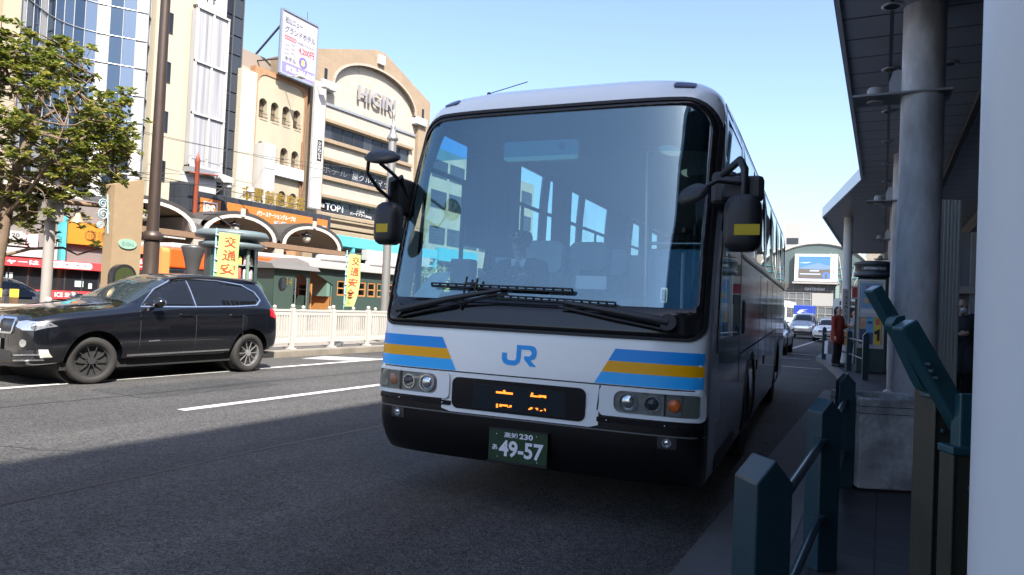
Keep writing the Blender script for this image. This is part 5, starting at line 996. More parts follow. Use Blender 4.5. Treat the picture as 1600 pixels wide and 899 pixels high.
p1 = MB().box(.07, .56, -.012, -.006, 1.5, 2.3, 0); p1.box(.09, .54, -.016, -.013, 1.62, 2.26, 1).plate([(.14, 1.75), (.5, 1.75), (.5, 1.88), (.42, 1.88), (.42, 1.95), (.36, 1.95), (.33, 2.05), (.3, 1.95), (.22, 1.95), (.22, 1.88), (.14, 1.88)], y=-.02, t=.003, m=2).plate(ell(.32, 1.78, .08, .035), y=-.024, t=.003, m=3).box(.2, .24, -.02, -.017, 2.1, 2.2, 3).box(.28, .5, -.02, -.017, 2.12, 2.18, 2)
p1.build("upper_poster", PC, IP); p2 = MB().box(.07, .56, -.012, -.006, .72, 1.4, 2); p2.box(.22, .39, -.016, -.013, .72, 1.4, 6).box(.39, .56, -.016, -.013, .72, 1.4, 7).plate(ell(.145, 1.22, .05, .075), y=-.02, t=.003, m=4).plate([(.08, .72), (.22, .72), (.22, 1.1), (.08, 1.1)], y=-.018, t=.003, m=5).plate(ell(.305, 1.18, .055, .08), y=-.02, t=.003, m=1).box(.25, .36, -.022, -.019, 1.24, 1.3, 5).box(.24, .38, -.018, -.015, .72, 1.02, 5).plate([(.41, .98), (.47, .98), (.47, .82), (.53, .82), (.53, 1.12), (.41, 1.05)], y=-.02, t=.003, m=8).box(.43, .52, -.018, -.015, 1.22, 1.36, 3)
p2.build("lower_poster", PC, IP)
# white square post and the back wall of the waiting hall
WP = thing("square_post", "cream ribbed square post right of the first weathered column", "post", (.62, 9.6, .15), 20); q = MB().box(-.1, .12, -.1, .1, 0, 2.75)
for k in range(6): q.box(-.1 + k * .038, -.085 + k * .038, -.108, -.1, 0, 2.75)
q.build("post_body", mat("cream ribbed steel", (.7, .68, .62), .5, noise=.05), WP)
WH = bld("waiting_hall", "dim grey waiting hall wall with pale uprights behind the queue of people", (2.1, 17.0, .15), 0, "building")
MB().box(-.9, 4, .1, .3, 0, 3.2).build("wall", mat("dim hall wall", (.2, .21, .23), .7, noise=.15), WH)
for i, x in enumerate((-.55, -.2, .1, .45, .9)): MB().box(x, x + .1, -.05, .1, 0, 3.2).build("upright", PALE, WH)
MB().box(-.9, 4, -.1, .1, 1.95, 2.1).build("cross_beam", GFR, WH); MB().box(.2, .35, -.1, -.04, .4, 1.6).build("banner", mat("blue banner", (.03, .06, .3), .6), WH)
# ------------------------------------------------------------------ far end of the street
GB = bld("shopping_arcade", "arched glass arcade front with a large video screen at the end of the street", (.75, 92, 0), 0, "building")
ap = [(-10.6, 5.2)] + [(-7.6 + 5.2 * math.cos(PI - PI * i / 20), 6.6 + 3.75 * math.sin(PI - PI * i / 20)) for i in range(0, 21)] + [(-2.4, 5.2)]
ap = [(-13.6, 0), (-2.0, 0), (-2.0, 6.6)] + [(-7.8 + 5.8 * math.cos(PI * i / 24), 6.6 + 3.75 * math.sin(PI * i / 24)) for i in range(25)] + [(-13.6, 6.6)]
MB().plate([(-13.6, 5.5), (-2.0, 5.5), (-2, 6.6)] + [(-7.8 + 5.8 * math.cos(PI * i / 24), 6.6 + 3.75 * math.sin(PI * i / 24)) for i in range(1, 24)] + [(-13.6, 6.6)], y=0, t=.3).build("arch_glass", mat("arch glass", (.08, .11, .11), .15, noise=.1), GB)
r_ = MB(); r_.tube([(-7.8 + 5.85 * math.cos(PI * i / 24), -.05, 6.6 + 3.8 * math.sin(PI * i / 24)) for i in range(25)], .14, 6); r_.build("arch_rim", mat("pale rim", (.45, .43, .38), .5), GB)
for k in range(9): MB().tube([(-5.4 + k * .4, -.05, 5.6), (-6.4 + k * .9, -.05, 9.2 - k * .35)], .04, 5).build("glazing_bar", PALE, GB)
for z in (6.2, 6.9, 7.6): MB().tube([(-5.5, -.06, z - .2), (-2.1, -.06, z + .4)], .04, 5).build("glazing_bar", T_, GB)
MB().box(-13.6, -2, -.02, .3, 4.45, 5.5).build("fascia", tiles("dark fascia", (.08, .07, .065), .95, .95, (.2, .2, .2), .02, .4), GB); text("lettering", "GINTENGAI", -9.15, -6.95, 4.72, 5.05, -.04, LET, GB, ext=.05, bold=.03)
MB().box(-13.6, -2, .3, 6, 0, 9).build("building_body", mat("arcade body", (.3, .3, .3), .7), GB)
MB().box(-13.6, -2, .05, .25, 0, 4.45).build("front_glass", mat("front glass", (.12, .13, .14), .15, noise=.3, scale=.6), GB)
for i in range(15): MB().box(-13.4 + i * .82, -13.34 + i * .82, 0, .06, 0, 4.4).build("mullion", WHITE, GB)
for z in (1.0, 1.9, 2.75, 3.6, 4.38): MB().box(-13.6, -2, -.01, .05, z, z + .06).build("transom", WHITE, GB)
MB().box(-8.3, -5.9, -.03, .03, 2.9, 4.4).build("white_panel", WHITE, GB); MB().box(-5.75, -5.35, -.2, .1, 0, 5.4).build("green_column", mat("pale green steel", (.2, .3, .28), .5), GB)
MB().box(-10.3, -5.6, -.5, -.05, 5.8, 9.05).build("screen_case", mat("white screen case", (.75, .74, .72), .5), GB)
MB().box(-10.5, -5.5, -.6, -.05, 5.5, 5.72).build("screen_ledge", WHITE, GB)
def em(n_, c, s=.9): return mat("screen " + n_, (.02, .02, .02), .4, emit=c, estr=s)
sc2 = MB(); X0, X1, Z0, Z1 = -9.85, -6.35, 6.15, 8.78
sc2.box(X0, X1, -.53, -.5, Z0, Z1, 0); sc2.plate([(X0, 7.35), (-8.6, 7.75), (-7.6, 8.0), (-6.9, 7.75), (X1, 7.7), (X1, 7.2), (X0, 7.0)], y=-.535, t=.003, m=1); sc2.plate([(X0, Z0), (X1, Z0), (X1, 7.25), (-7.5, 7.2), (X0, 7.3)], y=-.54, t=.003, m=2)
sc2.box(-8.6, -7.6, -.546, -.543, 7.0, 7.12, 3).box(-9.7, -7.4, -.546, -.543, 6.62, 6.7, 3).plate(ell(-6.8, 6.5, .4, .4), y=-.546, t=.003, m=0).box(-6.95, -6.65, -.55, -.547, 6.2, 6.6, 2).ball((-6.8, -.55, 6.7), (.12, .01, .12), 2)
sc2.plate([(X0, 8.0), (-8.4, 8.1), (-9.0, 7.95)], y=-.542, t=.002, m=3); sc2.build("video_screen", [em("blue", (.05, .16, .75)), em("slate", (.12, .2, .34)), em("brown", (.1, .085, .07)), em("white", (.5, .6, .8))], GB)
text("lettering", "街", -6.15, -5.8, 6.75, 7.1, -.505, DFR, GB)
bl2 = bld("white_tower", "plain white tower block rising behind the arched arcade front", (-13, 110, 0), 0); MB().box(0, 2.2, 0, 4, 0, 15).box(-6, 0, 1, 6, 0, 11).build("wall", WHITE, bl2); [MB().box(.3, 1.9, -.03, .02, z, z + .9).build("window", DKGL2, bl2) for z in (3, 6, 9, 12)]
rb = bld("side_building", "low tan building seen past the end of the canopy right of the arcade front", (-1.6, 78, 0), 0); MB().box(0, 9, 0, 8, 0, 9.5).build("wall", BEIT, rb)
for x in (.5, 2.2, 3.9): [win(rb, x, x + 1.1, z, z + 1.2, y=-.06) for z in (2.5, 5.5)]
# ------------------------------------------------------------------ vehicles
TYR = mat("tyre rubber", (.014, .013, .012), .8, noise=.2); RIM = mat("alloy rim", (.42, .42, .42), .35, .7); CARG = mat("dark car glass", (.006, .007, .009), .03, spec=.5)
def car_body(st, name, m, parent, arches, sub=2, ar=.4):
    """lofted body: each station is (y, [(half width, z) x 8]) from the sill up to the roof centre line"""
    mb = MB(); n = len(st[0][1]); V = []
    for y, pr in st:
        row = [(w, y, z) for w, z in pr]; V += row + [(-w, yy, z) for w, yy, z in row[::-1] if w > 1e-6] if True else []
    k = len(V) // len(st)
    mb.add(V, [(i * k + j, i * k + (j + 1) % k, (i + 1) * k + (j + 1) % k, (i + 1) * k + j) for i in range(len(st) - 1) for j in range(k)], 0, True)
    mb.add(V[:k], [tuple(range(k))[::-1]], 0, True); mb.add(V[-k:], [tuple(range(k))], 0, True)
    o = mb.build(name, m, parent, merge=True)
    s = o.modifiers.new("s", 'SUBSURF'); s.levels = s.render_levels = sub; apply(o)
    bvh = bvh_of(o)
    cut = MB()
    for y, r in arches: cut.tube([(-3, y, ar - .02), (3, y, ar - .02)], r, 40)
    c = cut.build("cutter", m, parent, merge=True); b = o.modifiers.new("b", 'BOOLEAN'); b.operation = 'DIFFERENCE'; b.object = c; b.solver = 'EXACT'; apply(o); bpy.data.objects.remove(c)
    for p in o.data.polygons: p.use_smooth = True
    o.data.set_sharp_from_angle(angle=R(32))
    return o, bvh
def wheel(parent, x, y, r, w, spokes=10, rim=RIM, steer=0, rr=.68):
    s = 1 if x > 0 else -1
    t = MB(); pr = [(r * rr, -w / 2), (r * .93, -w / 2 + .005), (r, -w / 2 + .03), (r, w / 2 - .03), (r * .93, w / 2 - .005), (r * rr, w / 2), (r * rr * .97, 0), (r * rr, -w / 2)]; n = 40
    V = [(o, q * math.cos(2 * PI * k / n), q * math.sin(2 * PI * k / n)) for q, o in pr for k in range(n)]
    t.add(V, [(i * n + k, i * n + (k + 1) % n, (i + 1) * n + (k + 1) % n, (i + 1) * n + k) for i in range(len(pr) - 1) for k in range(n)], 0, True)
    for i in range(-2, 3): pass
    W = t.build("wheel", TYR, parent); W.location = (x, y, r); W.rotation_euler = (0, 0, R(steer))
    q = MB(); xo = s * (w / 2 - .035); q.plate(ell(0, 0, r * rr, r * rr, 40), [ell(0, 0, r * rr * .9, r * rr * .9, 40)[::-1]], fn=lambda a, b, l: (xo - s * l * .05, a, b)).plate(ell(0, 0, r * .16, r * .16, 20), fn=lambda a, b, l: (xo + s * .006 - s * l * .05, a, b))
    for k in range(spokes):
        a = 2 * PI * k / spokes; d = Vector((0, math.cos(a), math.sin(a))); q.bar(Vector((xo - s * .012, 0, 0)) + d * r * .1, Vector((xo - s * .006, 0, 0)) + d * r * rr * .94, r * .045 if spokes > 6 else r * .1, r * .03)
    q.build("rim", rim, W); MB().plate(ell(0, 0, r * rr * .92, r * rr * .92, 32), fn=lambda a, b, l: (xo - s * (.06 + l * .02), a, b)).build("brake_shade", mat("brake dark", (.015, .015, .015), .6), W)
    return W
def prof(w, zs, belt, roof, wr, sill=.86):
    """8 half-section points: underside centre, sill, lower side, middle, shoulder, belt, roof edge, roof quarter, centre"""
    return [(0, zs), (w * sill, zs), (w * .985, zs + .12), (w, (zs + belt) * .53), (w * .985, belt - .13), (w * .93, belt), (wr, roof - .055), (wr * .72, roof - .01), (0, roof)]
# --- black SUV
SV = thing("suv", "large black SUV with chrome window trim passing on the far lane", "car", (-11.37, 8.06, 0), 0)
PB = mat("metallic black paint", (.0035, .004, .006), .2, .0, spec=.4, coat=1.0); W2 = .962
st = [(-2.36, prof(.5, .3, .82, .86, .35)), (-2.33, prof(.74, .26, .9, .955, .5)), (-2.2, prof(.88, .26, 1.0, 1.07, .6)), (-1.9, prof(.95, .28, 1.06, 1.14, .66)), (-1.3, prof(W2, .3, 1.12, 1.2, .7)), (-.92, prof(W2, .3, 1.16, 1.24, .72)),
      (-.5, prof(W2, .3, 1.18, 1.49, .66)), (-.08, prof(W2, .3, 1.19, 1.7, .63)), (.3, prof(W2, .3, 1.2, 1.765, .62)), (.9, prof(W2, .3, 1.21, 1.775, .62)), (1.45, prof(W2, .3, 1.23, 1.755, .61)), (1.75, prof(.955, .32, 1.24, 1.755, .61)), (1.98, prof(.945, .34, 1.24, 1.715, .6)), (2.08, prof(.925, .36, 1.2, 1.44, .57)), (2.17, prof(.89, .36, 1.1, 1.18, .55)), (2.21, prof(.74, .42, .97, 1.0, .5))]
sb, SVB = car_body(st, "body", PB, SV, ((-1.467, .435), (1.467, .435)), 2, .39)
def su(ax, o=.004, t=.004): return onto(SVB, ax, o, t)
dlo = [(-.72, 1.185), (.3, 1.2), (1.1, 1.22), (1.6, 1.25), (1.73, 1.34), (1.66, 1.48), (1.42, 1.6), (.9, 1.655), (.3, 1.66), (-.02, 1.62), (-.36, 1.46)]
for s in ('+x', '-x'):
    MB().plate(dlo, fn=su(s, .003, .004), grid=.1, smooth=True).build("side_glass", CARG, SV, merge=True)
    cxm, czm = .45, 1.42; big = [(cxm + (a - cxm) * 1.025, czm + (b - czm) * 1.09) for a, b in dlo]; sm = [(cxm + (a - cxm) * 1.0, czm + (b - czm) * 1.0) for a, b in dlo]
    MB().plate(big, [sm[::-1]], fn=su(s, .01, .01), grid=.08).build("chrome_trim", CHR, SV)
    for a, b in (((.22, 1.2), (.19, 1.63)), ((.27, 1.2), (.24, 1.63)), ((1.02, 1.22), (.95, 1.61))): MB().plate([a, (a[0] + .02, a[1]), (b[0] + .02, b[1]), b], fn=su(s, .008, .006), grid=.08).build("window_divider", BK if a[0] != .27 else CHR, SV)
    for y in (-.78, .25, 1.25): MB().plate([(y, .5), (y + .01, .5), (y + .02, 1.15), (y + .01, 1.15)], fn=su(s, .0015, .001), grid=.1).build("door_seam", RUB, SV)
    for y in (-.05, .98): MB().plate(rrect(y, y + .24, 1.035, 1.07, .015), fn=su(s, .03, .03), grid=.06).build("door_handle", PB, SV)
    MB().plate([(-.95, .4), (1.0, .42), (1.0, .445), (-.95, .425)], fn=su(s, .012, .012), grid=.1).build("sill_trim", CHR, SV)
    MB().plate([(-1.0, .29), (1.0, .29), (1.0, .4), (-1.0, .38)], fn=su(s, .002, .03), grid=.1).build("sill", BKM, SV)
    for yc in (-1.467, 1.467): MB().plate([(yc + .47 * math.cos(R(a)), .37 + .47 * math.sin(R(a))) for a in range(-10, 191, 10)] + [(yc + .438 * math.cos(R(a)), .37 + .438 * math.sin(R(a))) for a in range(190, -11, -10)], fn=su(s, .008, .03), grid=.06).build("wheel_arch", PB, SV)
    sx_ = 1 if s == '+x' else -1
    m_ = MB().ball((sx_ * 1.06, -.55, 1.25), (.12, .085, .085), 0, 16).bar((sx_ * .9, -.55, 1.17), (sx_ * 1.02, -.55, 1.2), .08, .03).build("wing_mirror", PB, SV); MB().ball((sx_ * 1.06, -.505, 1.25), (.1, .05, .065), 0, 14).build("mirror_glass", CHR, m_)
    MB().tube([Vector(su('+z')(sx_ * .6, y, 0)) + Vector((0, 0, .035)) for y in (-.05, .1, .5, 1.0, 1.5, 1.85)], .02, 6).build("roof_rail", BKM, SV)
    tl = MB().plate([(1.93, 1.04), (2.17, .96), (2.17, 1.14), (1.95, 1.19)], fn=su(s, .006, .01), grid=.06).build("tail_light", mat("red lamp", (.35, .01, .015), .12), SV)
    MB().plate([(-.62, .62), (-.42, .63), (-.42, .645), (-.62, .635)], fn=su(s, .003, .002)).build("badge", CHR, SV)
wsf = onto(SVB, '+z', .004, .004)
MB().plate([(-.75, -.88), (.75, -.88), (.6, -.12), (-.6, -.12)], fn=wsf, grid=.08, smooth=True).build("windscreen", mat("windscreen dark", (.02, .028, .035), .02, spec=1.0), SV, merge=True)
MB().plate([(-.55, .15), (.55, .15), (.52, 1.2), (-.52, 1.2)], fn=onto(SVB, '+z', .003, .003), grid=.12, smooth=True).build("sun_roof", CARG, SV, merge=True)
MB().plate([(-.72, .98), (-.7, -.99), (.7, -.99)], fn=wsf, grid=.2)  # cowl line is part of the windscreen shape
sf = lambda o, t=.02: onto(SVB, '-y', o, t)
for s in (-1, 1):
    def P(l): q = [(s * a, b) for a, b in l]; return q if s > 0 else q[::-1]
    g = MB().plate(P(rrect(.06, .42, .74, .97, .06)), [P(rrect(.085, .395, .765, .945, .045))[::-1]], fn=sf(.02), grid=.06).build("grille_frame", CHR, SV)
    gs_ = MB().plate(P(rrect(.085, .395, .765, .945, .045)), fn=sf(-.01, .01), grid=.08, m=0)
    for k in range(7): x = .11 + k * .042; gs_.plate(P([(x, .775), (x + .016, .775), (x + .016, .94), (x, .94)]), fn=sf(.012, .02), m=1)
    gs_.build("grille_slats", [RUB, BKM], g)
    h = MB().plate(P([(.46, .85), (.62, .8), (.8, .81), (.9, .87), (.86, .925), (.6, .94), (.46, .92)]), fn=sf(.006, .01), grid=.04, smooth=True).build("headlight", mat("headlamp chrome", (.55, .57, .6), .15, .8, noise=.35, scale=14), SV)
    MB().ball(tuple(Vector(sf(.0)(s * .76, .865, 0))), (.05, .04, .05), 0, 14).build("lamp_lens", CHR, h)
    MB().plate(P(ell(.64, .62, .06, .055)), fn=sf(.008, .02), grid=.03).build("fog_lamp", CHR, SV)
    MB().plate(P([(.5, .38), (.83, .41), (.83, .53), (.55, .52)]), fn=sf(.003, .01), grid=.05).build("air_intake", BKM, SV)
    for z in (.43, .355): MB().plate(P([(.46, z), (.84, z + .03), (.84, z + .05), (.46, z + .02)]), fn=sf(.012, .012), grid=.05).build("intake_trim", CHR, SV)
    MB().plate(P([(.83, .42), (.88, .43), (.88, .54), (.83, .54)]), fn=sf(.014, .012), grid=.05).build("intake_edge", mat("satin silver", (.6, .58, .52), .4, .4), SV)
MB().plate(rrect(-.4, .4, .36, .5, .03), fn=sf(.004, .01), grid=.06).build("lower_grille", BKM, SV); pl = MB().plate(rrect(-.165, .165, .5, .665, .01), fn=lambda a, b, l: (a, -2.4 + l * .012, b)).build("number_plate", WHITE, SV); text("lettering", "16-16", -.13, .13, .52, .6, -2.402, T_, pl, bold=.04)
MB().plate(ell(0, .95, .04, .04), fn=sf(.01, .01)).build("bonnet_badge", CHR, SV)
for s in (-1, 1): MB().tube([Vector(onto(SVB, '+z', .004)(s * x, y, 0)) for x, y in ((.34, -2.15), (.45, -1.6), (.58, -1.05))], .008, 5).build("bonnet_crease", PB, SV)
RIMD = mat("dark alloy", (.1, .1, .105), .35, .8)
for x, y, stg in ((.8, -1.467, -14), (-.8, -1.467, -14), (.815, 1.467, 0), (-.815, 1.467, 0)): wheel(SV, x, y, .352, .25, 10, RIMD if stg else RIM, stg, .7)
MB().box(-.8, .8, -1.9, 2.2, .22, .34).build("underbody", RUB, SV)
for y in (-1.467, 1.467): MB().tube([(-.66, y, .39), (.66, y, .39)], .43, 24).build("wheel_well", RUB, SV)
# --- plain saloon, used for the taxis
def saloon(name, label, cat, loc, rz, paint, lamp=None, wag=False, group=None):
    T = thing(name, label, cat, loc, rz, group); w = .845
    rf = 1.47
    st = [(-2.3, prof(.6, .3, .68, .72, .4)), (-2.25, prof(.78, .24, .74, .79, .5)), (-1.9, prof(.83, .22, .8, .86, .56)), (-1.0, prof(w, .22, .88, .93, .6)), (-.75, prof(w, .22, .9, .99, .62)), (-.2, prof(w, .22, .92, 1.38, .56)), (.2, prof(w, .22, .92, rf, .54)), (.8, prof(w, .22, .92, rf, .54)), (1.15, prof(w, .23, .92, 1.4, .53))]
    st += [(1.75, prof(w, .24, .93, 1.0, .6)), (2.2, prof(.82, .28, .9, .95, .58)), (2.32, prof(.76, .32, .84, .88, .5)), (2.36, prof(.6, .36, .72, .76, .4))]
    b, bv = car_body(st, "body", paint, T, ((-1.35, .37), (1.3, .37)), 2, .32)
    MB().plate([(-.68, -.7), (.68, -.7), (.54, -.12), (-.54, -.12)], fn=onto(bv, '+z', .004, .004), grid=.1, smooth=True).build("windscreen", CARG, T, merge=True)
    MB().plate([(-.5, 1.2), (.5, 1.2), (.62, 1.66), (-.62, 1.66)], fn=onto(bv, '+z', .004, .004), grid=.1, smooth=True).build("rear_window", CARG, T, merge=True)
    for s in ('+x', '-x'):
        MB().plate([(-.6, .935), (1.35, .935), (1.45, 1.0), (1.1, 1.32), (.75, 1.38), (.1, 1.38), (-.2, 1.27)], fn=onto(bv, s, .004, .004), grid=.1, smooth=True).build("side_glass", CARG, T, merge=True)
        MB().plate([(.42, .93), (.48, .93), (.48, 1.4), (.42, 1.4)], fn=onto(bv, s, .008, .006), grid=.1).build("door_pillar", paint, T)
        sx_ = 1 if s == '+x' else -1; MB().ball((sx_ * .92, -.55, .98), (.1, .06, .07), 0, 10).build("wing_mirror", paint, T)
        sg_ = lambda l: [(sx_ * a, c) for a, c in l][::sx_]
        MB().plate(sg_([(.52, .6), (.78, .6), (.8, .73), (.52, .74)]), fn=onto(bv, '-y', .008, .01), grid=.06).build("headlight", mat("car lamp glass", (.6, .62, .62), .1, .5, noise=.3, scale=20), T)
        MB().plate(sg_([(.5, .62), (.74, .62), (.74, .78), (.5, .78)]), fn=onto(bv, '+y', .008, .01), grid=.06).build("tail_light", mat("red lamp", (.35, .01, .015), .12), T)
    MB().plate(rrect(-.46, .46, .6, .73, .02), fn=onto(bv, '-y', .008, .01), grid=.06).build("grille", mat("grey grille", (.1, .1, .1), .3, .6), T)
    MB().plate(rrect(-.8, .8, .34, .42, .02), fn=onto(bv, '-y', .006, .01), grid=.08).build("lower_intake", BKM, T); MB().plate(rrect(-.165, .165, .42, .57, .01), fn=lambda a, c, l: (a, -2.345 + l * .01, c)).build("number_plate", WHITE if lamp != 'g' else NG, T)
    if lamp: MB().plate(rrect(-.28, .28, 1.45, 1.58, .04), y=.25, t=.16).build("roof_sign", lamp, T, bevel=.02)
    for x, y in ((.74, -1.35), (-.74, -1.35), (.74, 1.3), (-.74, 1.3)): wheel(T, x, y, .31, .19, 8)
    MB().box(-.7, .7, -1.8, 1.9, .2, .3).build("underbody", RUB, T)
    return T
CWT = mat("car white", (.75, .75, .74), .2, coat=.5); CSV = mat("car silver", (.42, .42, .43), .25, .75, coat=.4); CBK = mat("car black", (.008, .009, .012), .15, coat=.8)
saloon("taxi", "white taxi saloon facing the camera near the last bollard", "taxi", (-3.0, 49.5, 0), 0, CWT, mat("roof sign white", (.6, .62, .6), .4))
saloon("taxi", "silver saloon waiting close behind the coach", "car", (-4.1, 30.6, 0), 2, CSV)
saloon("taxi", "black taxi with a yellow roof sign parked behind the low pale wall", "taxi", (-19.0, 9.6, .15), 180, CBK, YEL)
# --- silver people carrier, blue truck, white bus far off
def van(label, loc):
    T = thing("people_carrier", label, "van", loc, 0); w = .88
    st = [(-2.2, prof(.6, .34, .82, .88, .42)), (-2.15, prof(.8, .26, .9, .98, .52)), (-1.7, prof(.86, .24, 1.0, 1.1, .6)), (-1.35, prof(w, .24, 1.03, 1.2, .62)), (-.75, prof(w, .24, 1.05, 1.62, .62)), (-.4, prof(w, .24, 1.05, 1.74, .62)), (.6, prof(w, .24, 1.05, 1.8, .62)), (1.7, prof(w, .24, 1.05, 1.78, .62)), (2.1, prof(.85, .28, 1.05, 1.68, .6)), (2.25, prof(.8, .34, 1.0, 1.2, .58)), (2.3, prof(.6, .4, .9, 1.0, .4))]
    b, bv = car_body(st, "body", CSV, T, ((-1.4, .38), (1.35, .38)), 2, .33)
    MB().plate([(-.72, -1.3), (.72, -1.3), (.58, -.55), (-.58, -.55)], fn=onto(bv, '+z', .004, .004), grid=.1, smooth=True).build("windscreen", CARG, T, merge=True)
    for s in ('+x', '-x'):
        MB().plate([(-1.0, 1.08), (1.9, 1.1), (1.85, 1.55), (1.5, 1.62), (-.4, 1.6)], fn=onto(bv, s, .004, .004), grid=.1, smooth=True).build("side_glass", CARG, T, merge=True); sx_ = 1 if s == '+x' else -1
        MB().plate([(sx_ * a, c) for a, c in [(.5, .74), (.82, .76), (.8, .95), (.55, .9)]][::sx_], fn=onto(bv, '-y', .008, .01), grid=.06).build("headlight", MATS["car lamp glass"], T); MB().ball((sx_ * .98, -.9, 1.08), (.1, .06, .09), 0, 10).build("wing_mirror", CSV, T)
    MB().plate(rrect(-.45, .45, .72, .86, .03), fn=onto(bv, '-y', .008, .01), grid=.06).build("grille", CHR, T); MB().plate(rrect(-.7, .7, .38, .52, .05), fn=onto(bv, '-y', .006, .01), grid=.08).build("lower_intake", BKM, T); MB().plate(rrect(-.165, .165, .54, .68, .01), fn=lambda a, c, l: (a, -2.24 + l * .01, c)).build("number_plate", WHITE, T)
    for x, y in ((.78, -1.4), (-.78, -1.4), (.78, 1.35), (-.78, 1.35)): wheel(T, x, y, .32, .2, 8)
van("silver people carrier in front of the blue truck on the far road", (-4.85, 54, 0))
TK = thing("box_truck", "blue box truck with a white swoosh above the silver people carrier", "truck", (-6.0, 64, 0), 0); TK.scale = (.68, .68, .72); BLU = mat("truck blue", (.02, .05, .32), .4)
MB().box(-1.1, 1.1, 1.4, 6.5, .9, 3.45).build("cargo_box", BLU, TK, bevel=.08); MB().plate([(0, .5), (1.6, .5), (1.6, 2.35), (.3, 2.35), (0, 1.5)], fn=lambda a, b, l: (-1.0 + 2 * l, a, b)).build("cab", WHITE, TK, bevel=.06)
MB().plate([(-.9, 1.45), (.9, 1.45), (.85, 2.2), (-.85, 2.2)], fn=lambda a, b, l: (a, (b - 1.5) * .35 - .01 + l * .02, b)).build("windscreen", CARG, TK)
MB().plate([(-.7, 2.55), (-.35, 2.9), (.6, 3.0), (.1, 2.88), (-.2, 2.78), (.7, 2.62), (.0, 2.7), (-.35, 2.55)], y=1.385, t=.01).build("emblem", LET, TK)
for x in (-.85, .85):
    for y in (1.0, 5.0): MB().tube([(x - .12, y, .42), (x + .12, y, .42)], .42, 20).build("wheel", TYR, TK)
WB = thing("bus", "pale blue white city bus behind the woman, near the arcade front", "bus", (-2.15, 60, 0), 0); PW = mat("pale bus paint", (.5, .58, .6), .35)
MB().plate(rrect(-1.24, 1.24, .35, 3.05, [.1, .1, .25, .25]), y=0, t=9).build("body", PW, WB, bevel=.05); MB().plate(rrect(-1.12, 1.12, 1.2, 2.4, .1), y=-.02, t=.02).build("windscreen", CARG, WB); MB().plate(rrect(-.8, .8, 2.52, 2.85, .04), y=-.02, t=.02).build("destination_display", DKGL2, WB)
for s in (-1, 1):
    MB().plate(rrect(*sorted((s * .7, s * 1.1)), .7, .9, .04), y=-.02, t=.02).build("headlight", MATS["car lamp glass"], WB)
    for i in range(6): MB().box(s * 1.235, s * 1.245, .6 + i * 1.35, 1.8 + i * 1.35, 1.4, 2.4).build("window", CARG, WB)
    for y in (2, 6.8): MB().tube([(s * .95, y, .48), (s * 1.22, y, .48)], .48, 20).build("wheel", TYR, WB)
WB2 = copy_thing(WB, (-9.6, 74, 0), "pale city bus further back, its roof just showing beside the coach")
# ------------------------------------------------------------------ people
SKIN = mat("skin", (.56, .36, .26), .55, noise=.06, scale=20); HAIR = mat("black hair", (.012, .01, .009), .5, noise=.2, scale=40)
def capsules(segs, vox, name, m, parent, smooth=6):
    mb = MB()
    for sg_ in segs:
        if sg_[0] == 'b': mb.ball(sg_[1], sg_[2], 0, 16)
        else:
            a, b, ra, rb = Vector(sg_[0]), Vector(sg_[1]), sg_[2], sg_[3]; mb.ball(a, ra, 0, 12); mb.ball(b, rb, 0, 12); mb.tube([a, b], [ra, rb], 14)
    o = mb.build(name, m, parent); r_ = o.modifiers.new("r", 'REMESH'); r_.mode = 'VOXEL'; r_.voxel_size = vox; r_.use_smooth_shade = True
    s = o.modifiers.new("s", 'SMOOTH'); s.factor = .5; s.iterations = smooth; apply(o)
    for p in o.data.polygons: p.use_smooth = True
    return o
def hand(w, d, side, s=1.):
    """palm, four unequal curled fingers and a thumb that leaves the side of the palm; w wrist, d pointing direction"""
    w = Vector(w); d = Vector(d).normalized(); x = d.cross(Vector((0, 1, .01))).normalized() * side; n_ = d.cross(x); S = [(w, w + d * .075, .026, .03)]
    for k, (L, o) in enumerate(((.065, -.027), (.075, -.009), (.07, .009), (.055, .026))):
        a = w + d * .08 + x * o; b = a + d * L * .5; c = b + d * L * .42 + n_ * .022; S += [(a, b, .0095, .009), (b, c, .009, .0075)]
    S += [(w + d * .025 + x * -.028, w + d * .06 + x * -.05, .011, .01), (w + d * .06 + x * -.05, w + d * .088 + x * -.045 + n_ * .012, .01, .008)]
    return S
def head(c, f=(0, -1, 0), s=1.):
    """skull, jaw, nose, ears, brow and lips; f is the way the face looks"""
    c = Vector(c); f = Vector(f).normalized(); r = Vector((-f.y, f.x, 0)).normalized(); u = Vector((0, 0, 1))
    P = lambda a, b, d: c + r * a * s + f * b * s + u * d * s
    return [('b', P(0, -.01, .035), (.076 * s, .088 * s, .09 * s)), (P(0, .03, -.03), P(0, .05, -.075), .056 * s, .036 * s), (P(0, .08, .012), P(0, .1, -.022), .011 * s, .015 * s), (P(-.076, -.005, .02), P(-.078, -.008, -.02), .013 * s, .01 * s), (P(.076, -.005, .02), P(.078, -.008, -.02), .013 * s, .01 * s), (P(-.03, .078, -.052), P(.03, .078, -.052), .011 * s, .011 * s), (P(-.045, .066, .03), P(.045, .066, .03), .016 * s, .016 * s), (P(0, -.01, -.05), P(0, -.025, -.15), .052 * s, .056 * s)]
def face(T, c, f, s=1.):
    c = Vector(c); f = Vector(f).normalized(); r = Vector((-f.y, f.x, 0)).normalized(); u = Vector((0, 0, 1)); P = lambda a, b, d: c + r * a * s + f * b * s + u * d * s
    for k in (-1, 1): e = MB().ball(P(k * .031, .079, .008), (.012 * s, .012 * s, .007 * s), 0, 10).build("eye", mat("eye dark", (.03, .02, .02), .2), T)
    MB().tube([P(-.026, .09, -.05), P(0, .096, -.05), P(.026, .09, -.05)], .006 * s, 6).build("lips", mat("lips", (.36, .15, .12), .5), T)
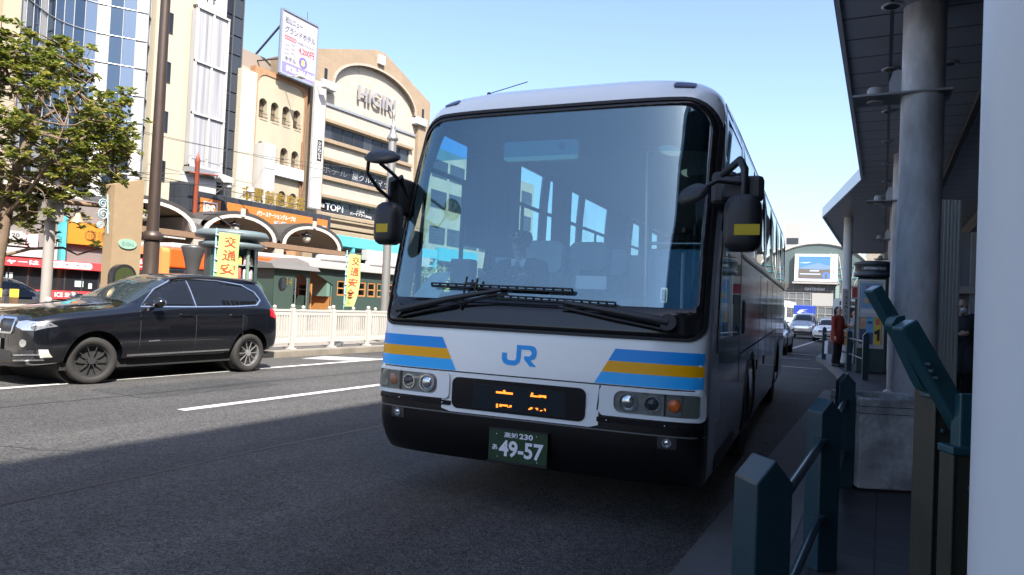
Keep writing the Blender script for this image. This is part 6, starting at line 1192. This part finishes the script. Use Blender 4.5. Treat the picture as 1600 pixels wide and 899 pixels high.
def person(label, loc, rz, cloth, coat_len, legm, tall=1.64, arms='down', hair=True, cap=None, mask=False, group=None, bag=None, coatn="coat"):
    T = thing("person", label, "person", loc, rz, group); k = tall / 1.68; V = lambda x, y, z: (x * k, y * k, z * k)
    hc = V(0, -.02, 1.56); S = head(hc, (0, -1, 0), k)
    sh, el, wr = [], [], []
    for s in (-1, 1):
        A = V(s * .18, 0, 1.36)
        if arms == 'bag' and s < 0: E, Wp = V(s * .26, -.04, 1.1), V(s * .28, -.12, .86)
        elif arms == 'hold' or (arms == 'bag' and s > 0): E, Wp = V(s * .27, .0, 1.1), V(s * .14, -.22, 1.16)
        else: E, Wp = V(s * .24, .02, 1.09), V(s * .26, -.05, .84)
        sh.append((A, E, Wp)); d = (Vector(Wp) - Vector(E)).normalized(); S += [(A, E, .045 * k, .038 * k), (E, Wp, .038 * k, .027 * k)] + hand(Wp, d, s)
    S += [(V(-.1, 0, 1.34), V(.1, 0, 1.34), .09 * k, .09 * k), (V(0, 0, 1.3), V(0, 0, .98), .12 * k, .11 * k), (V(-.07, 0, .92), V(.07, 0, .92), .1 * k, .1 * k)]
    for s in (-1, 1): S += [(V(s * .09, 0, .88), V(s * .095, -.02, .48), .08 * k, .055 * k), (V(s * .095, -.02, .48), V(s * .1, .02, .09), .052 * k, .036 * k), (V(s * .1, .02, .06), V(s * .11, -.12, .045), .04 * k, .035 * k)]
    capsules(S, .011, "body", SKIN, T); face(T, hc, (0, -1, 0), k)
    C_ = [(V(-.11, 0, 1.35), V(.11, 0, 1.35), .1 * k, .1 * k), (V(0, 0, 1.28), V(0, .0, 1.02), .155 * k, .15 * k), (V(-.06, 0, 1.0), V(-.08, 0, coat_len), .14 * k, .15 * k), (V(.06, 0, 1.0), V(.08, 0, coat_len), .14 * k, .15 * k)]
    for A, E, Wp in sh: C_ += [(A, E, .07 * k, .056 * k), (E, Vector(E).lerp(Vector(Wp), .92), .056 * k, .045 * k)]
    capsules(C_, .014, coatn, cloth, T)
    L_ = [(V(-.08, 0, .95), V(.08, 0, .95), .115 * k, .115 * k)]
    for s in (-1, 1): L_ += [(V(s * .09, 0, .88), V(s * .095, -.02, .48), .095 * k, .075 * k), (V(s * .095, -.02, .48), V(s * .1, .02, .12), .074 * k, .06 * k)]
    capsules(L_, .014, "trousers", legm, T); 
    for s in (-1, 1): capsules([(V(s * .1, .03, .055), V(s * .11, -.14, .045), .05 * k, .042 * k)], .01, "shoe", mat("dark shoe", (.02, .018, .018), .4), T)
    if hair: capsules([('b', V(0, .012, 1.608), (.083 * k, .09 * k, .082 * k)), (V(-.05, .05, 1.58), V(-.045, .05, 1.47), .045 * k, .035 * k), (V(.05, .05, 1.58), V(.045, .05, 1.47), .045 * k, .035 * k), (V(0, .06, 1.58), V(0, .055, 1.47), .055 * k, .04 * k)], .009, "hair", HAIR, T)
    if cap: capsules([('b', V(0, .0, 1.66), (.1 * k, .105 * k, .05 * k))], .008, "hat", cap, T)
    if mask: MB().ball(V(0, -.092, 1.515), (.052 * k, .032 * k, .042 * k), 0, 16).build("face_mask", mat("white mask", (.75, .77, .8), .7), T)
    return T
RED = mat("rust red coat", (.26, .035, .02), .8, noise=.15, scale=10); DKC = mat("dark coat", (.018, .018, .022), .85, noise=.2, scale=10); GRC = mat("grey coat", (.07, .08, .09), .85, noise=.2, scale=10); PLC = mat("pale blue coat", (.4, .48, .55), .8, noise=.1); DKT = mat("dark trousers", (.02, .02, .026), .85)
wm = person("woman in a rust red coat with short dark hair standing at the kerb", (-1.1, 21.7, .15), 60, RED, .72, DKT, 1.66, 'bag')
sb_ = thing("shopping_bag", "white shopping bag hanging from the red coated woman's hand", "bag", (-1.28, 21.38, .5), 60); MB().plate([(-.14, 0), (.14, 0), (.12, .36), (-.12, .36)], y=-.05, t=.1).build("bag_body", mat("white bag", (.68, .7, .74), .7, noise=.05), sb_, bevel=.015); MB().tube([(-.05, 0, .36), (-.04, 0, .46), (.04, 0, .46), (.05, 0, .36)], .006, 6).build("handle", LET, sb_)
person("person in pale blue coat between the sign column and the poster pillar", (-.78, 25.0, .15), 10, PLC, .75, DKT, 1.6, 'hold')
person("person in a grey coat and white face mask waiting in the queue", (1.02, 12.4, .15), 25, GRC, .7, DKT, 1.7, 'hold', mask=True)
person("person in a black coat with short black hair, left of the masked person", (.98, 13.3, .15), 140, DKC, .45, DKT, 1.62)
person("person in black seen at the back of the queue, taller than the rest", (1.42, 13.8, .15), 200, DKC, .6, DKT, 1.76)
# driver, sitting in the coach
DV = thing("person", "coach driver in dark uniform, peaked cap and tie behind the windscreen", "person", (-2.22, 4.46, 0), 4.2); DV.location = (-2.22, 4.46, 0)
ox, oy, oz = -.6, 1.36, 1.4
D = lambda x, y, z: (ox + x, oy + y, oz + z)
hc = D(.0, -.08, .62); S = head(hc, (.1, -1, 0))
arm = []
for s in (-1, 1):
    A, E, Wp = D(s * .19, -.02, .42), D(s * .27, -.16, .2), D(s * .19, -.36, .3); arm.append((A, E, Wp)); S += [(A, E, .05, .042), (E, Wp, .04, .028)] + hand(Wp, (0, -.9, .3), s)
S += [(D(-.1, 0, .4), D(.1, 0, .4), .09, .09), (D(0, 0, .36), D(0, .04, .08), .125, .12)]
for s in (-1, 1): S += [(D(s * .1, 0, .02), D(s * .12, -.44, .03), .085, .06), (D(s * .12, -.44, .03), D(s * .12, -.5, -.28), .055, .04), (D(s * .12, -.5, -.28), D(s * .12, -.62, -.29), .038, .032)]
capsules(S, .01, "body", SKIN, DV); face(DV, hc, (.1, -1, 0))
UNI = mat("navy uniform", (.02, .03, .05), .8, noise=.1); C_ = [(D(-.11, 0, .41), D(.11, 0, .41), .1, .1), (D(0, 0, .34), D(0, .03, .06), .155, .15)]
for A, E, Wp in arm: C_ += [(A, E, .068, .056), (E, Vector(E).lerp(Vector(Wp), .92), .056, .042)]
capsules(C_, .012, "uniform_jacket", UNI, DV)
C_ = []
for s in (-1, 1): C_ += [(D(s * .1, 0, .02), D(s * .12, -.44, .03), .1, .075), (D(s * .12, -.44, .03), D(s * .12, -.5, -.26), .07, .055)]
capsules(C_, .014, "trousers", UNI, DV)
MB().add([D(-.075, -.1, .49), D(.075, -.1, .49), D(.03, -.155, .3), D(-.03, -.155, .3)], [(0, 1, 2, 3)]).add([D(-.075, -.1, .49), D(.075, -.1, .49), D(.06, .03, .5), D(-.06, .03, .5)], [(0, 3, 2, 1)]).build("shirt", mat("white shirt", (.75, .77, .8), .7), DV); MB().plate([(-.018, .46), (.018, .46), (.026, .28), (0, .26), (-.026, .28)], fn=lambda a, b, l: D(a, -.165 + (b - .3) * .22 + l * .008, b)).build("tie", mat("dark tie", (.015, .02, .04), .6), DV)
hx, hy, hz_ = hc; capsules([('b', (hx, hy, hz_ + .1), (.1, .108, .03)), (( hx - .06, hy, hz_ + .055), (hx + .06, hy, hz_ + .055), .06, .06)], .008, "peaked_cap", mat("cap navy", (.012, .016, .025), .6), DV)
MB().plate([(-.075, -.05), (.075, -.05), (.06, -.125), (0, -.14), (-.06, -.125)], fn=lambda a, b, l: (hx + a, hy + b - .03, hz_ + .05 + (b + .05) * .35 - l * .006)).build("cap_peak", BK, DV); MB().ball((hx + .008, hy - .1, hz_ + .085), (.018, .012, .022), 0, 10).build("cap_badge", GOLD, DV)
